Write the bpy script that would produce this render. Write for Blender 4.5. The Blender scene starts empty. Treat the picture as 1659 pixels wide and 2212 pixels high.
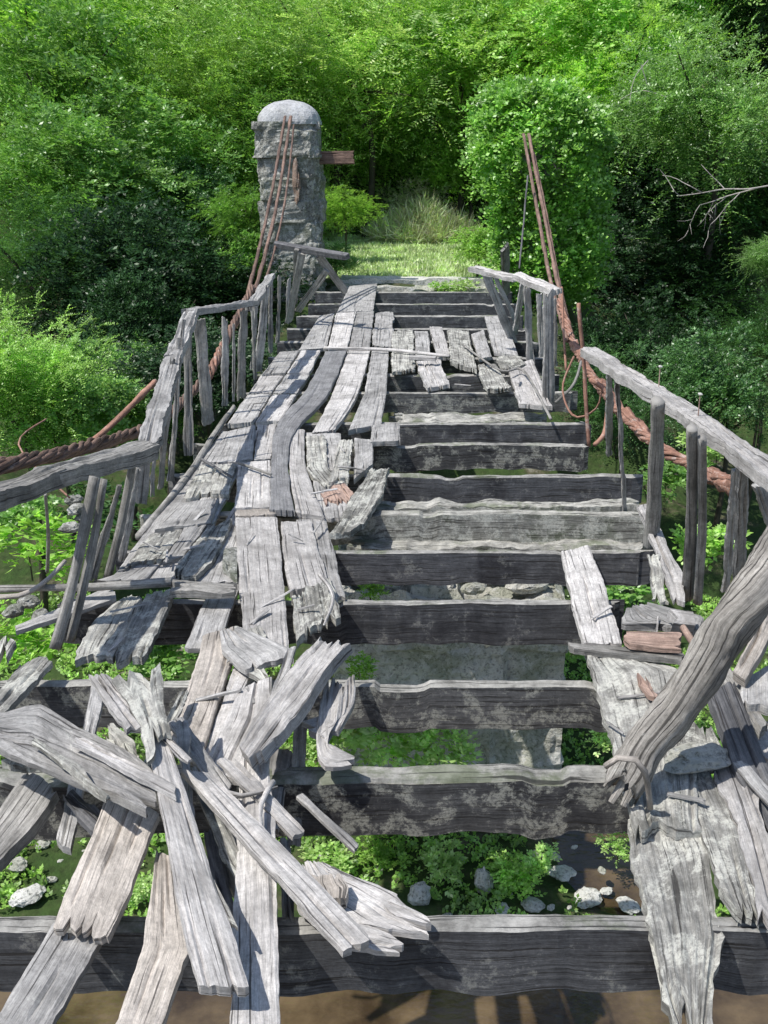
import bpy, bmesh, math, random
import numpy as np
from mathutils import Vector, Matrix, noise

random.seed(7); np.random.seed(7)
scene = bpy.context.scene
COL = scene.collection
F = 2200.0; VX = 920.0; CY = 1106.0; CZ = 2.2
PT = math.atan(786/2200.0)
FW = Vector((0, math.cos(PT), -math.sin(PT))); UP = Vector((0, math.sin(PT), math.cos(PT)))
CAM = Vector((0, 0, CZ))
def ray(px, py): return Vector((1,0,0))*((px-VX)/F) + FW + UP*(-(py-CY)/F)
def P(px, py, z=0.0):
    d = ray(px, py); return CAM + d*((z-CZ)/d.z)
def Q(px, py, Y):
    d = ray(px, py); return CAM + d*(Y/d.y)
def nz(x, y=0, z=0): return noise.noise(Vector((x, y, z)))

# ------------------------------------------------------------------ materials
class NT:
    def __init__(s, name):
        s.m = bpy.data.materials.new(name); s.m.use_nodes = True
        s.t = s.m.node_tree; s.t.nodes.clear()
        s.out = s.n('ShaderNodeOutputMaterial')
    def n(s, typ, **kw):
        nd = s.t.nodes.new(typ)
        for k, v in kw.items(): setattr(nd, k, v)
        return nd
    def l(s, a, b): s.t.links.new(a, b)
    def math(s, op, a, b=None, clamp=False):
        nd = s.n('ShaderNodeMath', operation=op); nd.use_clamp = clamp
        for i, v in enumerate((a, b)):
            if v is None: continue
            if isinstance(v, (int, float)): nd.inputs[i].default_value = v
            else: s.l(v, nd.inputs[i])
        return nd.outputs[0]
    def noise(s, vec, scale, detail=4, rough=.6, mp=None):
        if mp:
            m = s.n('ShaderNodeMapping'); m.inputs['Scale'].default_value = mp; s.l(vec, m.inputs[0]); vec = m.outputs[0]
        nd = s.n('ShaderNodeTexNoise'); nd.inputs['Scale'].default_value = scale
        nd.inputs['Detail'].default_value = detail; nd.inputs['Roughness'].default_value = rough
        s.l(vec, nd.inputs['Vector']); return nd.outputs[0]
    def ramp(s, fac, stops):
        nd = s.n('ShaderNodeValToRGB'); cr = nd.color_ramp
        while len(cr.elements) < len(stops): cr.elements.new(.5)
        for e, (p, c) in zip(cr.elements, stops):
            e.position = p; e.color = (c[0], c[1], c[2], 1) if not isinstance(c, (int, float)) else (c, c, c, 1)
        s.l(fac, nd.inputs[0]); return nd.outputs[0]
    def mix(s, fac, a, b, mode='MIX'):
        nd = s.n('ShaderNodeMix', data_type='RGBA', blend_type=mode)
        for i, v in ((0, fac), (6, a), (7, b)):
            if isinstance(v, (int, float)): nd.inputs[i].default_value = v
            elif isinstance(v, tuple): nd.inputs[i].default_value = (*v, 1)
            else: s.l(v, nd.inputs[i])
        return nd.outputs[2]
    def bsdf(s, col, rough=.85, bump=None, bstr=.5, bdist=.01, spec=.3):
        b = s.n('ShaderNodeBsdfPrincipled'); b.inputs['Roughness'].default_value = rough
        b.inputs['Specular IOR Level'].default_value = spec
        if isinstance(col, tuple): b.inputs['Base Color'].default_value = (*col, 1)
        else: s.l(col, b.inputs['Base Color'])
        if bump is not None:
            bp = s.n('ShaderNodeBump'); bp.inputs['Strength'].default_value = bstr; bp.inputs['Distance'].default_value = bdist
            s.l(bump, bp.inputs['Height']); s.l(bp.outputs[0], b.inputs['Normal'])
        s.l(b.outputs[0], s.out.inputs[0]); return b

def wood(name, dark, light, stain=(.05,.045,.045), stain_amt=.5, lichen=None, lich_th=.62, topcol=None, ckth=.35, bump=.8, gs=60, lich_amt=.85):
    k = NT(name); tc = k.n('ShaderNodeTexCoord'); oi = k.n('ShaderNodeObjectInfo')
    off = k.n('ShaderNodeCombineXYZ'); r = k.math('MULTIPLY', oi.outputs['Random'], 60)
    k.l(r, off.inputs[0]); k.l(k.math('MULTIPLY', oi.outputs['Random'], 17), off.inputs[1])
    va = k.n('ShaderNodeVectorMath', operation='ADD'); k.l(tc.outputs['UV'], va.inputs[0]); k.l(off.outputs[0], va.inputs[1])
    uv = va.outputs[0]
    wn = k.n('ShaderNodeTexNoise'); wn.inputs['Scale'].default_value = 2; k.l(uv, wn.inputs['Vector'])
    ws = k.n('ShaderNodeVectorMath', operation='SCALE'); ws.inputs['Scale'].default_value = .02; k.l(wn.outputs['Color'], ws.inputs[0])
    va2 = k.n('ShaderNodeVectorMath', operation='ADD'); k.l(uv, va2.inputs[0]); k.l(ws.outputs[0], va2.inputs[1]); uvw = va2.outputs[0]
    grain = k.noise(uvw, 1, 9, .78, (1.5, gs, 1))
    fine = k.noise(uvw, 1, 5, .8, (14, 380, 1))
    crk = k.noise(uvw, 1, 4, .6, (1.6, 85, 5))
    blot = k.noise(uv, 7, 8, .75)
    blot2 = k.noise(uv, 2.3, 8, .7)
    speck = k.noise(uv, 55, 5, .85)
    col = k.ramp(grain, [(.32, dark), (.62, light)])
    col = k.mix(.85, col, k.ramp(fine, [(.32, .5), (.58, 1.15)]), 'MULTIPLY')
    col = k.mix(.8, col, k.ramp(blot, [(.33, .5), (.58, 1.12)]), 'MULTIPLY')
    col = k.mix(.5, col, k.ramp(speck, [(.35, .5), (.55, 1.1)]), 'MULTIPLY')
    br = k.math('ADD', k.math('MULTIPLY', oi.outputs['Random'], .4), .86)
    brc = k.n('ShaderNodeCombineXYZ'); [k.l(br, brc.inputs[i]) for i in range(3)]
    col = k.mix(1, col, brc.outputs[0], 'MULTIPLY')
    st = k.math('MULTIPLY', k.ramp(blot2, [(.5, 0), (.62, 1)]), k.ramp(speck, [(.3, .4), (.55, 1)]))
    col = k.mix(k.math('MULTIPLY', st, stain_amt), col, stain)
    ck = k.ramp(crk, [(ckth, 1), (ckth+.04, 0)])
    col = k.mix(k.math('MULTIPLY', ck, .8), col, (.035, .032, .03))
    geo = k.n('ShaderNodeNewGeometry'); sep = k.n('ShaderNodeSeparateXYZ'); k.l(geo.outputs['True Normal'], sep.inputs[0])
    if lichen:
        lm = k.math('MULTIPLY', k.ramp(blot, [(lich_th, 0), (lich_th+.06, 1)]), k.ramp(speck, [(.4, 0), (.52, 1)]))
        col = k.mix(k.math('MULTIPLY', lm, lich_amt), col, lichen)
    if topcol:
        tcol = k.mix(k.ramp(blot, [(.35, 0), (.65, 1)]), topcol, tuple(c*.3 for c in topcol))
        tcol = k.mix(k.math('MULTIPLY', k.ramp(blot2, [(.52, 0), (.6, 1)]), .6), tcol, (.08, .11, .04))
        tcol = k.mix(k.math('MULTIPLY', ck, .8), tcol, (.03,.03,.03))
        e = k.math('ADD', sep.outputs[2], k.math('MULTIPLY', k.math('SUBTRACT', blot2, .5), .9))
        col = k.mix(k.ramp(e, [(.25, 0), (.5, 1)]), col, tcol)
    h = k.math('ADD', k.math('MULTIPLY', grain, .6), k.math('MULTIPLY', fine, .35))
    h = k.math('ADD', h, k.math('MULTIPLY', speck, .3))
    h = k.math('SUBTRACT', h, k.math('MULTIPLY', ck, .8))
    k.bsdf(col, .88, h, bump, .010)
    return k.m

M = {}
M['pale'] = wood('weathered_pale_wood', (.37,.353,.34), (.61,.59,.57), lichen=(.68,.67,.64), lich_th=.64, stain=(.18,.17,.16), stain_amt=.6)
M['grey'] = wood('weathered_grey_wood', (.25,.243,.236), (.50,.49,.475), lichen=(.56,.56,.52), lich_th=.6, stain=(.11,.108,.105), stain_amt=.65)
M['rough'] = wood('decayed_grey_wood', (.19,.185,.17), (.52,.51,.47), lichen=(.60,.60,.54), lich_th=.5, stain=(.08,.08,.07), stain_amt=.8, ckth=.37, bump=1)
M['tan'] = wood('tan_wood', (.33,.30,.265), (.56,.51,.46), stain=(.18,.16,.14))
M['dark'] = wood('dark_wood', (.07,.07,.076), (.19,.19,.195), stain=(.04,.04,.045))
M['mid'] = wood('shadowed_smooth_wood', (.15,.15,.155), (.28,.28,.285), stain=(.09,.09,.095), ckth=.30, bump=.5)  # for the S curved board: the shadow lying on it is put into the tone
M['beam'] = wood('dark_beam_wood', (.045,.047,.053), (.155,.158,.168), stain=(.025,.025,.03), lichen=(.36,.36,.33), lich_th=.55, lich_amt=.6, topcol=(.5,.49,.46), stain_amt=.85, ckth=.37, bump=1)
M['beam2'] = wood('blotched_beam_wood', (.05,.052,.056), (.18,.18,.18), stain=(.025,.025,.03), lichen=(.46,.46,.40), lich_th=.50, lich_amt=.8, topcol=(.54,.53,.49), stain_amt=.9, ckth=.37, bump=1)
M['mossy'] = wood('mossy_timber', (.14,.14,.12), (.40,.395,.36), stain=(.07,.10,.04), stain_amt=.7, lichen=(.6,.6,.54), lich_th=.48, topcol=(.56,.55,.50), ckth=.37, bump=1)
M['brown'] = wood('reddish_wood', (.25,.16,.13), (.46,.34,.28), stain=(.12,.08,.06))
M['post'] = wood('post_wood', (.15,.145,.133), (.44,.425,.40), stain=(.06,.06,.055), stain_amt=.6, lichen=(.52,.52,.47), lich_th=.62)
M['bark'] = wood('log_bark', (.17,.158,.14), (.42,.395,.36), stain=(.09,.08,.07), stain_amt=.6, ckth=.39, bump=1, gs=44, lichen=(.48,.47,.43), lich_th=.58)
M['rust'] = wood('rusty_steel', (.11,.07,.055), (.30,.20,.16), stain=(.06,.045,.04), lichen=(.36,.29,.25), lich_th=.58, gs=20)
M['wrap'] = wood('rusty_wrapping', (.20,.10,.07), (.48,.27,.20), stain=(.1,.06,.05), lichen=(.46,.38,.34), lich_th=.54, gs=80)

def stone(name, c1, c2, moss=.5, scale=4, white=.6, dk=.7, bd=.03):
    k = NT(name); tc = k.n('ShaderNodeTexCoord'); oi = k.n('ShaderNodeObjectInfo')
    va = k.n('ShaderNodeVectorMath', operation='ADD'); k.l(tc.outputs['Object'], va.inputs[0])
    sc = k.math('MULTIPLY', oi.outputs['Random'], 30); cb = k.n('ShaderNodeCombineXYZ'); k.l(sc, cb.inputs[0]); k.l(cb.outputs[0], va.inputs[1]); o = va.outputs[0]
    a = k.noise(o, scale, 8, .7); b = k.noise(o, scale*.45, 5, .6); c = k.noise(o, scale*9, 5, .75)
    col = k.ramp(a, [(.3, c1), (.62, c2)])
    col = k.mix(k.math('MULTIPLY', k.ramp(c, [(.38, 1), (.5, 0)]), dk), col, (.06,.06,.05))
    col = k.mix(k.math('MULTIPLY', k.ramp(b, [(.47, 0), (.6, 1)]), moss), col, (.08,.13,.035))
    col = k.mix(k.math('MULTIPLY', k.ramp(k.noise(o, scale*2.3, 6, .8), [(.52, 0), (.58, 1)]), white), col, (.62,.62,.58))
    h = k.math('ADD', a, k.math('MULTIPLY', c, .6))
    k.bsdf(col, .92, h, 1, bd); return k.m
M['stone'] = stone('pillar_stone', (.15,.15,.14), (.42,.42,.38), .3, 4, .8, .75, .05)
M['pier'] = stone('pier_stone', (.42,.41,.36), (.72,.70,.63), .4, 3.5, .8, .6, .06)
M['rock'] = stone('river_rock', (.36,.35,.31), (.62,.61,.55), .25, 5, .6)
M['white_rock'] = stone('pale_rock', (.52,.51,.48), (.78,.77,.73), .1, 4, .5)
M['brick'] = stone('reddish_brick', (.20,.13,.10), (.34,.25,.20), .05, 5, .3)
M['cap'] = stone('cap_stone', (.32,.32,.325), (.56,.57,.59), .05, 3, .4, .35)

def ground_mat():
    k = NT('bank_soil'); tc = k.n('ShaderNodeTexCoord'); o = tc.outputs['Object']
    a = k.noise(o, 1.6, 8, .7); b = k.noise(o, 11, 6, .7)
    col = k.ramp(a, [(.40, (.04,.08,.018)), (.52, (.055,.09,.024)), (.60, (.11,.10,.06)), (.68, (.26,.25,.2))])
    col = k.mix(k.ramp(b, [(.35, .6), (.6, 0)]), col, (.02,.028,.01))
    k.bsdf(col, .95, b, .8, .05); return k.m
M['ground'] = ground_mat()
def water_mat():
    k = NT('muddy_water'); tc = k.n('ShaderNodeTexCoord'); o = tc.outputs['Object']
    a = k.noise(o, 1.5, 6, .65); w = k.noise(o, 9, 3, .5, (1, 2, 1))
    col = k.ramp(a, [(.38, (.045,.03,.016)), (.62, (.14,.10,.055))])
    k.bsdf(col, .1, w, .3, .02, .7); return k.m
M['water'] = water_mat()
def leaf_mat(name, c1, c2, trans=.35, gloss=.12):
    k = NT(name); g = k.n('ShaderNodeNewGeometry'); oi = k.n('ShaderNodeObjectInfo')
    tc = k.n('ShaderNodeTexCoord')
    big = k.noise(tc.outputs['Object'], 2.2, 3, .6)
    col = k.ramp(g.outputs['Random Per Island'], [(0, c1), (.85, c2), (1, tuple(min(1, c*1.4) for c in c2))])
    shade = k.ramp(big, [(.35, .6), (.65, 1.2)]); col = k.mix(1, col, shade, 'MULTIPLY')
    br = k.math('ADD', k.math('MULTIPLY', oi.outputs['Random'], .35), .82); cb = k.n('ShaderNodeCombineXYZ'); [k.l(br, cb.inputs[i]) for i in range(3)]
    col = k.mix(1, col, cb.outputs[0], 'MULTIPLY')
    d = k.n('ShaderNodeBsdfDiffuse'); k.l(col, d.inputs[0])
    t = k.n('ShaderNodeBsdfTranslucent'); k.l(k.mix(1, col, (1.1, 1.2, .65), 'MULTIPLY'), t.inputs[0])
    gl = k.n('ShaderNodeBsdfGlossy'); gl.inputs['Roughness'].default_value = .42; gl.inputs[0].default_value = (.8,.85,.8,1)
    m1 = k.n('ShaderNodeMixShader'); m1.inputs[0].default_value = trans; k.l(d.outputs[0], m1.inputs[1]); k.l(t.outputs[0], m1.inputs[2])
    m2 = k.n('ShaderNodeMixShader'); m2.inputs[0].default_value = gloss; k.l(m1.outputs[0], m2.inputs[1]); k.l(gl.outputs[0], m2.inputs[2])
    k.l(m2.outputs[0], k.out.inputs[0]); return k.m
M['lbright'] = leaf_mat('bright_leaves', (.22,.44,.06), (.46,.72,.17), .5, .05)
M['livy'] = leaf_mat('ivy_leaves', (.15,.38,.04), (.36,.66,.12), .42, .06)
M['lmid'] = leaf_mat('mid_green_leaves', (.12,.29,.05), (.28,.50,.12), .45, .06)
M['ldark'] = leaf_mat('dark_green_leaves', (.04,.12,.035), (.13,.28,.08), .38, .06)  # darker leaf copy, shade beneath the canopy put into the colour
M['llight'] = leaf_mat('pale_green_leaves', (.38,.60,.17), (.66,.88,.36), .5, .04)  # pale leaf copy, haze over the treetops put into the colour
M['lblack'] = leaf_mat('shaded_leaves', (.010,.032,.012), (.035,.09,.028), .25, .03)  # near-black leaf copy, deep shade of the hollows painted into the colour
M['grass'] = leaf_mat('path_grass', (.55,.70,.32), (.78,.9,.55), .4, .03)
M['straw'] = leaf_mat('dry_stalks', (.52,.52,.33), (.82,.80,.60), .35, .03)
def plain(name, col, rough=.8):
    k = NT(name); tc = k.n('ShaderNodeTexCoord'); a = k.noise(tc.outputs['Object'], 12, 5, .7)
    c = k.mix(k.ramp(a, [(.3, 0), (.7, 1)]), col, tuple(x*.5 for x in col)); k.bsdf(c, rough, a, .5, .01); return k.m
M['trunk'] = plain('tree_bark', (.08,.07,.05)); M['twig'] = plain('dead_twig_bark', (.6,.55,.5))

# ------------------------------------------------------------------ object helpers
def tag(o, label=None, cat=None, group=None, kind=None):
    if label: o['label'] = label
    if cat: o['category'] = cat
    if group: o['group'] = group
    if kind: o['kind'] = kind
    return o
def empty(name, loc, label, cat, group=None):
    o = bpy.data.objects.new(name, None); COL.objects.link(o); o.location = loc; o.empty_display_size = .1
    return tag(o, label, cat, group)
def link(name, me, mat, loc, parent=None, smooth=False):
    me.materials.append(mat)
    if smooth: me.polygons.foreach_set('use_smooth', [True]*len(me.polygons))
    o = bpy.data.objects.new(name, me); COL.objects.link(o); o.location = loc
    if parent:
        o.parent = parent; o.matrix_parent_inverse = Matrix.Translation(-Vector(parent.location))
    return o
def resample(ch, n):
    d = [0]
    for a, b in zip(ch, ch[1:]): d.append(d[-1]+(b-a).length)
    T = d[-1] or 1e-6; out = []; j = 0
    for i in range(n+1):
        s = T*i/n
        while j < len(ch)-2 and d[j+1] < s: j += 1
        seg = d[j+1]-d[j] or 1e-6; out.append(ch[j].lerp(ch[j+1], max(0, min(1, (s-d[j])/seg))))
    return out, T
def smoothc(ch):
    if len(ch) < 3: return ch
    sp = []
    for i in range(len(ch)-1):
        p0 = ch[max(0, i-1)]; p1 = ch[i]; p2 = ch[i+1]; p3 = ch[min(len(ch)-1, i+2)]
        for q in range(5):
            t = q/5; sp.append(.5*((2*p1)+(p2-p0)*t+(2*p0-5*p1+4*p2-p3)*t*t+(3*p1-p0-3*p2+p3)*t**3))
    sp.append(ch[-1]); return sp
def grid_plank(name, Lc, Rc, N, th, mat, parent=None, jag=(.012,.012), rough=.003, edge=.005, warp=0, seed=0, jl=.14, sm=False, splits=2, nmax=64):
    rnd = random.Random(seed)
    so = rnd.uniform(0, 100)
    if sm: Lc = smoothc(Lc); Rc = smoothc(Rc)
    _, T1 = resample(Lc, 8); _, T2 = resample(Rc, 8); T = (T1+T2)/2
    n = max(8, min(nmax, int(T/.032)))
    L, _ = resample(Lc, n); R, _ = resample(Rc, n)
    org = (L[n//2]+R[n//2])/2
    W = (L[n//2]-R[n//2]).length
    m = max(5, min(22, int(W/.011)))
    colr = [rnd.uniform(-1, 1) for _ in range(m+1)]
    def jg(o):
        out = []
        for j in range(m+1):
            x = j/m*W
            v = .25+1.5*nz(x*6+o, so, 1)+.7*nz(x*19+o, so, 4)+rnd.uniform(0, .15)
            if rnd.random() < .1: v += .7
            out.append(max(0, v))
        return out
    j0 = jg(3.1); j1 = jg(11.7)
    grooves = []
    for _ in range(splits if T > .35 else 0):
        j = rnd.randint(1, m-1); a = rnd.uniform(-.3, .8); grooves.append((j, a, a+rnd.uniform(.25, .7), rnd.uniform(.006, .016)))
    bm = bmesh.new(); uvl = bm.loops.layers.uv.new('UVMap')
    top = []; bot = []
    for i in range(n+1):
        t = i/n; u = t*T; rt = []; rb = []
        U = (L[min(n, i+1)]+R[min(n, i+1)]-L[max(0, i-1)]-R[max(0, i-1)]); U.normalize()
        Wd = R[i]-L[i]
        wl = Wd.length or 1e-4
        for j in range(m+1):
            s = j/m
            p = L[i]+Wd*s
            if j in (0, m):
                p = p + Wd/wl*(nz(u*4, so+j*3)*edge*2 + nz(u*22, so+j*9)*edge)
            w0 = max(0, 1-u/jl); w1 = max(0, 1-(T-u)/jl)
            p = p + U*(jag[0]*j0[j]*w0*2 - jag[1]*j1[j]*w1*2)
            dz = rough*(nz(u*3, s*W*10, so)*1.8 + colr[j]*.25 + nz(u*16, s*W*40, so)*.7)
            for gj, ga, gb, gd in grooves:
                if j == gj and ga < t < gb: dz -= gd*min(1, (t-ga)*8, (gb-t)*8)
            dz += warp*math.sin(math.pi*t) + warp*.3*math.cos((s-.5)*3)
            q = p+N*dz
            eb = .004 if j in (0, m) else 0
            rt.append(bm.verts.new(q-org - N*eb)); rb.append(bm.verts.new(p-org-N*(th*(1+.15*nz(u*5, so, s))) + N*warp*math.sin(math.pi*t)))
        top.append(rt); bot.append(rb)
    def face(vs, uvs):
        try: f = bm.faces.new(vs)
        except ValueError: return
        for l, w in zip(f.loops, uvs): l[uvl].uv = w
    for i in range(n):
        u0 = i/n*T; u1 = (i+1)/n*T
        for j in range(m):
            v0 = j/m*W; v1 = (j+1)/m*W
            face([top[i][j], top[i+1][j], top[i+1][j+1], top[i][j+1]], [(u0,v0),(u1,v0),(u1,v1),(u0,v1)])
            face([bot[i][j], bot[i][j+1], bot[i+1][j+1], bot[i+1][j]], [(u0,v0+2),(u0,v1+2),(u1,v1+2),(u1,v0+2)])
        face([top[i][0], bot[i][0], bot[i+1][0], top[i+1][0]], [(u0,4),(u0,4+th),(u1,4+th),(u1,4)])
        face([top[i][m], top[i+1][m], bot[i+1][m], bot[i][m]], [(u0,5),(u1,5),(u1,5+th),(u0,5+th)])
    for j in range(m):
        v0 = j/m*W; v1 = (j+1)/m*W
        face([top[0][j], top[0][j+1], bot[0][j+1], bot[0][j]], [(v0,0),(v1,0),(v1,th),(v0,th)])
        face([top[n][j], bot[n][j], bot[n][j+1], top[n][j+1]], [(v0,0),(v0,th),(v1,th),(v1,0)])
    bmesh.ops.recalc_face_normals(bm, faces=bm.faces)
    me = bpy.data.meshes.new(name); bm.to_mesh(me); bm.free()
    return link(name, me, mat, org, parent)
CNT = [0]
def strip(name, poly, za, zb, th, mat, label=None, cat='plank', group=None, parent=None, roll=0, **kw):
    k = len(poly)//2
    a = ((poly[0][0]+poly[1][0])/2, (poly[0][1]+poly[1][1])/2); b = ((poly[k][0]+poly[k+1][0])/2, (poly[k][1]+poly[k+1][1])/2)
    A = P(*a, za); B = P(*b, zb); U = (B-A).normalized(); W = U.cross(Vector((0,0,1))).normalized()
    if roll: W = Matrix.Rotation(math.radians(roll), 3, U) @ W
    N = W.cross(U).normalized()
    if N.dot(CAM-A) < 0: N = -N
    def hit(p):
        d = ray(*p); dn = d.dot(N); return CAM + d*((A-CAM).dot(N)/dn)
    Rc = [hit(p) for p in poly[1:k+1]]
    Lc = [hit(p) for p in ([poly[0]]+list(reversed(poly[k+1:])))]
    CNT[0] += 1
    o = grid_plank(name, Lc, Rc, N, th, mat, parent, seed=CNT[0]*13+1, **kw)
    if label: tag(o, label, cat, group)
    return o
def board(name, p0, p1, w, th, face, mat, parent=None, **kw):
    U = (p1-p0).normalized(); Wd = U.cross(Vector(face)).normalized(); N = Wd.cross(U).normalized()
    if N.dot(Vector(face)) < 0: N = -N
    w0, w1 = w if isinstance(w, tuple) else (w, w)
    n = 5; L = []; R = []
    for i in range(n+1):
        c = p0.lerp(p1, i/n); ww = w0+(w1-w0)*i/n
        L.append(c-Wd*ww/2); R.append(c+Wd*ww/2)
    CNT[0] += 1
    return grid_plank(name, L, R, N, th, mat, parent, seed=CNT[0]*17+3, **kw)
def tube(name, pts, rad, mat, parent=None, seg=10, rough=0.0, seed=1, tw=0, step=.06, jag=0, fr=1.0):
    pts = [Vector(p) for p in pts]
    pts = smoothc(pts)
    T = sum((b-a).length for a, b in zip(pts, pts[1:]))
    n = max(2, min(140, int(T/step))); C, T = resample(pts, n)
    org = C[n//2].copy(); bm = bmesh.new(); uvl = bm.loops.layers.uv.new('UVMap'); rings = []
    ref = Vector((0,0,1)) if abs((C[1]-C[0]).normalized().z) < .9 else Vector((0,1,0))
    r0, r1 = rad if isinstance(rad, tuple) else (rad, rad)
    for i in range(n+1):
        U = (C[min(n, i+1)]-C[max(0, i-1)]).normalized(); A = U.cross(ref).normalized(); B = A.cross(U)
        r = r0+(r1-r0)*i/n; ring = []
        for j in range(seg):
            th = 2*math.pi*j/seg + tw*i
            dx, dy = math.cos(th), math.sin(th)
            rr = r*(1+rough*(nz(dx*1.2+seed, dy*1.2, i*step*3*fr)*1.4+nz(dx*4, dy*4+seed, i*step*6*fr)*.5+nz(dx*9, dy*9+seed, i*step*14*fr)*.4))
            p = C[i]+A*dx*rr+B*dy*rr
            if jag and i >= n-1: p += U*jag*nz(dx*2.5, dy*2.5, seed)*2
            ring.append(bm.verts.new(p-org))
        rings.append(ring)
    per = 2*math.pi*max(r0, r1)
    for i in range(n):
        for j in range(seg):
            j2 = (j+1) % seg
            f = bm.faces.new([rings[i][j], rings[i][j2], rings[i+1][j2], rings[i+1][j]])
            for l, w in zip(f.loops, [(i/n*T, j/seg*per), (i/n*T, (j+1)/seg*per), ((i+1)/n*T, (j+1)/seg*per), ((i+1)/n*T, j/seg*per)]): l[uvl].uv = w
    bm.faces.new(rings[0]); bm.faces.new(list(reversed(rings[-1])))
    bmesh.ops.recalc_face_normals(bm, faces=bm.faces)
    me = bpy.data.meshes.new(name); bm.to_mesh(me); bm.free()
    return link(name, me, mat, org, parent, smooth=seg > 6)
def rock(name, c, r, mat, label, seed, group=None, flat=.6, sub=3, cat='rock', parent=None, amp=.45):
    bm = bmesh.new(); bmesh.ops.create_icosphere(bm, subdivisions=sub, radius=1)
    rs = r if isinstance(r, tuple) else (r, r*.85, r*flat)
    for v in bm.verts:
        p = v.co.copy(); d = 1+amp*nz(p.x*1.1+seed*7.3, p.y*1.1, p.z*1.1)+.18*nz(p.x*3+seed, p.y*3, p.z*3)
        q = Vector((round(p.x*1.7+.2*nz(seed, p.x))/1.7, round(p.y*1.7)/1.7, round(p.z*1.5)/1.5)); p = p*d*.66+q*.34
        v.co = Vector((p.x*rs[0], p.y*rs[1], p.z*rs[2]))
    me = bpy.data.meshes.new(name); bm.to_mesh(me); bm.free()
    o = link(name, me, mat, c, parent); o.rotation_euler = (0, 0, seed*1.3)
    if label: tag(o, label, cat, group)
    return o
def rough_block(name, x0, x1, y0, y1, z0, z1, mat, parent=None, amp=.05, res=.12, fr=3.0):
    bm = bmesh.new(); c = Vector(((x0+x1)/2, (y0+y1)/2, z0))
    nx, ny, nzz = [max(2, int(d/res)) for d in (x1-x0, y1-y0, z1-z0)]
    vd = {}
    def V(i, j, k):
        key = (i, j, k)
        if key not in vd:
            p = Vector((x0+(x1-x0)*i/nx, y0+(y1-y0)*j/ny, z0+(z1-z0)*k/nzz))
            q = p*fr
            row = math.floor(p.z*3.1)
            blk = noise.cell(Vector((p.x*2.3+row*.41, p.y*2.3, row*1.0)))
            d = amp*(noise.noise(q)*1.3+noise.noise(q*3.1)*.7+(blk-.5)*1.4)
            n = Vector((p.x-c.x, (p.y-c.y)*1.0, 0)).normalized()
            if j == 0: n = Vector((0,-1,0))
            if k == nzz: n = Vector((0,0,1))
            vd[key] = bm.verts.new(p+n*d-c)
        return vd[key]
    for i in range(nx):
        for j in range(ny): bm.faces.new([V(i,j,nzz), V(i+1,j,nzz), V(i+1,j+1,nzz), V(i,j+1,nzz)])
        for k in range(nzz):
            bm.faces.new([V(i,0,k), V(i+1,0,k), V(i+1,0,k+1), V(i,0,k+1)]); bm.faces.new([V(i,ny,k), V(i+1,ny,k), V(i+1,ny,k+1), V(i,ny,k+1)])
    for j in range(ny):
        for k in range(nzz):
            bm.faces.new([V(0,j,k), V(0,j+1,k), V(0,j+1,k+1), V(0,j,k+1)]); bm.faces.new([V(nx,j,k), V(nx,j+1,k), V(nx,j+1,k+1), V(nx,j,k+1)])
    bmesh.ops.recalc_face_normals(bm, faces=bm.faces)
    me = bpy.data.meshes.new(name); bm.to_mesh(me); bm.free()
    return link(name, me, mat, c, parent)

# ------------------------------------------------------------------ leaves
def quads_mesh(name, V4):
    n = len(V4); me = bpy.data.meshes.new(name)
    me.vertices.add(n*4); me.vertices.foreach_set('co', V4.reshape(-1).astype(np.float32))
    me.loops.add(n*4); me.loops.foreach_set('vertex_index', np.arange(n*4, dtype=np.int32))
    me.polygons.add(n); me.polygons.foreach_set('loop_start', np.arange(0, n*4, 4, dtype=np.int32))
    me.polygons.foreach_set('loop_total', np.full(n, 4, dtype=np.int32))
    me.update(); me.validate(); return me
def unit(a): return a/(np.linalg.norm(a, axis=-1, keepdims=True)+1e-9)
def leaves(p, d, up, ln, wd):
    s = unit(np.cross(d, up)); n = np.cross(s, d)
    ln = ln[:, None]; wd = wd[:, None]
    mid = p+d*ln*.45 - n*wd*.12
    return np.stack([p, mid+s*wd*.5, p+d*ln, mid-s*wd*.5], 1)
def sprigs(pos, out, rs, L, nl, ll, lw, droop=.35):
    n = len(pos); ax = unit(out+rs.normal(0, .45, (n, 3))+np.array([0, 0, .15])); up = unit(rs.normal(0, .35, (n, 3))+np.array([-.2, -.5, 1.0]))
    side = unit(np.cross(ax, up)); res = []
    Ls = L*rs.uniform(.5, 1.5, n)
    for k in range(nl):
        t = (k+1)/nl
        q = pos+ax*(Ls*t)[:, None]-np.array([0, 0, 1])*(Ls*t*t*droop)[:, None]
        for sg in ((-1, 1) if k < nl-1 else (0,)):
            d = unit(ax*.55+side*sg+rs.normal(0, .22, (n, 3)))
            f = rs.uniform(.7, 1.25, n)
            res.append(leaves(q, d, unit(up+rs.normal(0, .3, (n, 3))), ll*f, lw*f))
    return np.concatenate(res)
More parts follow.
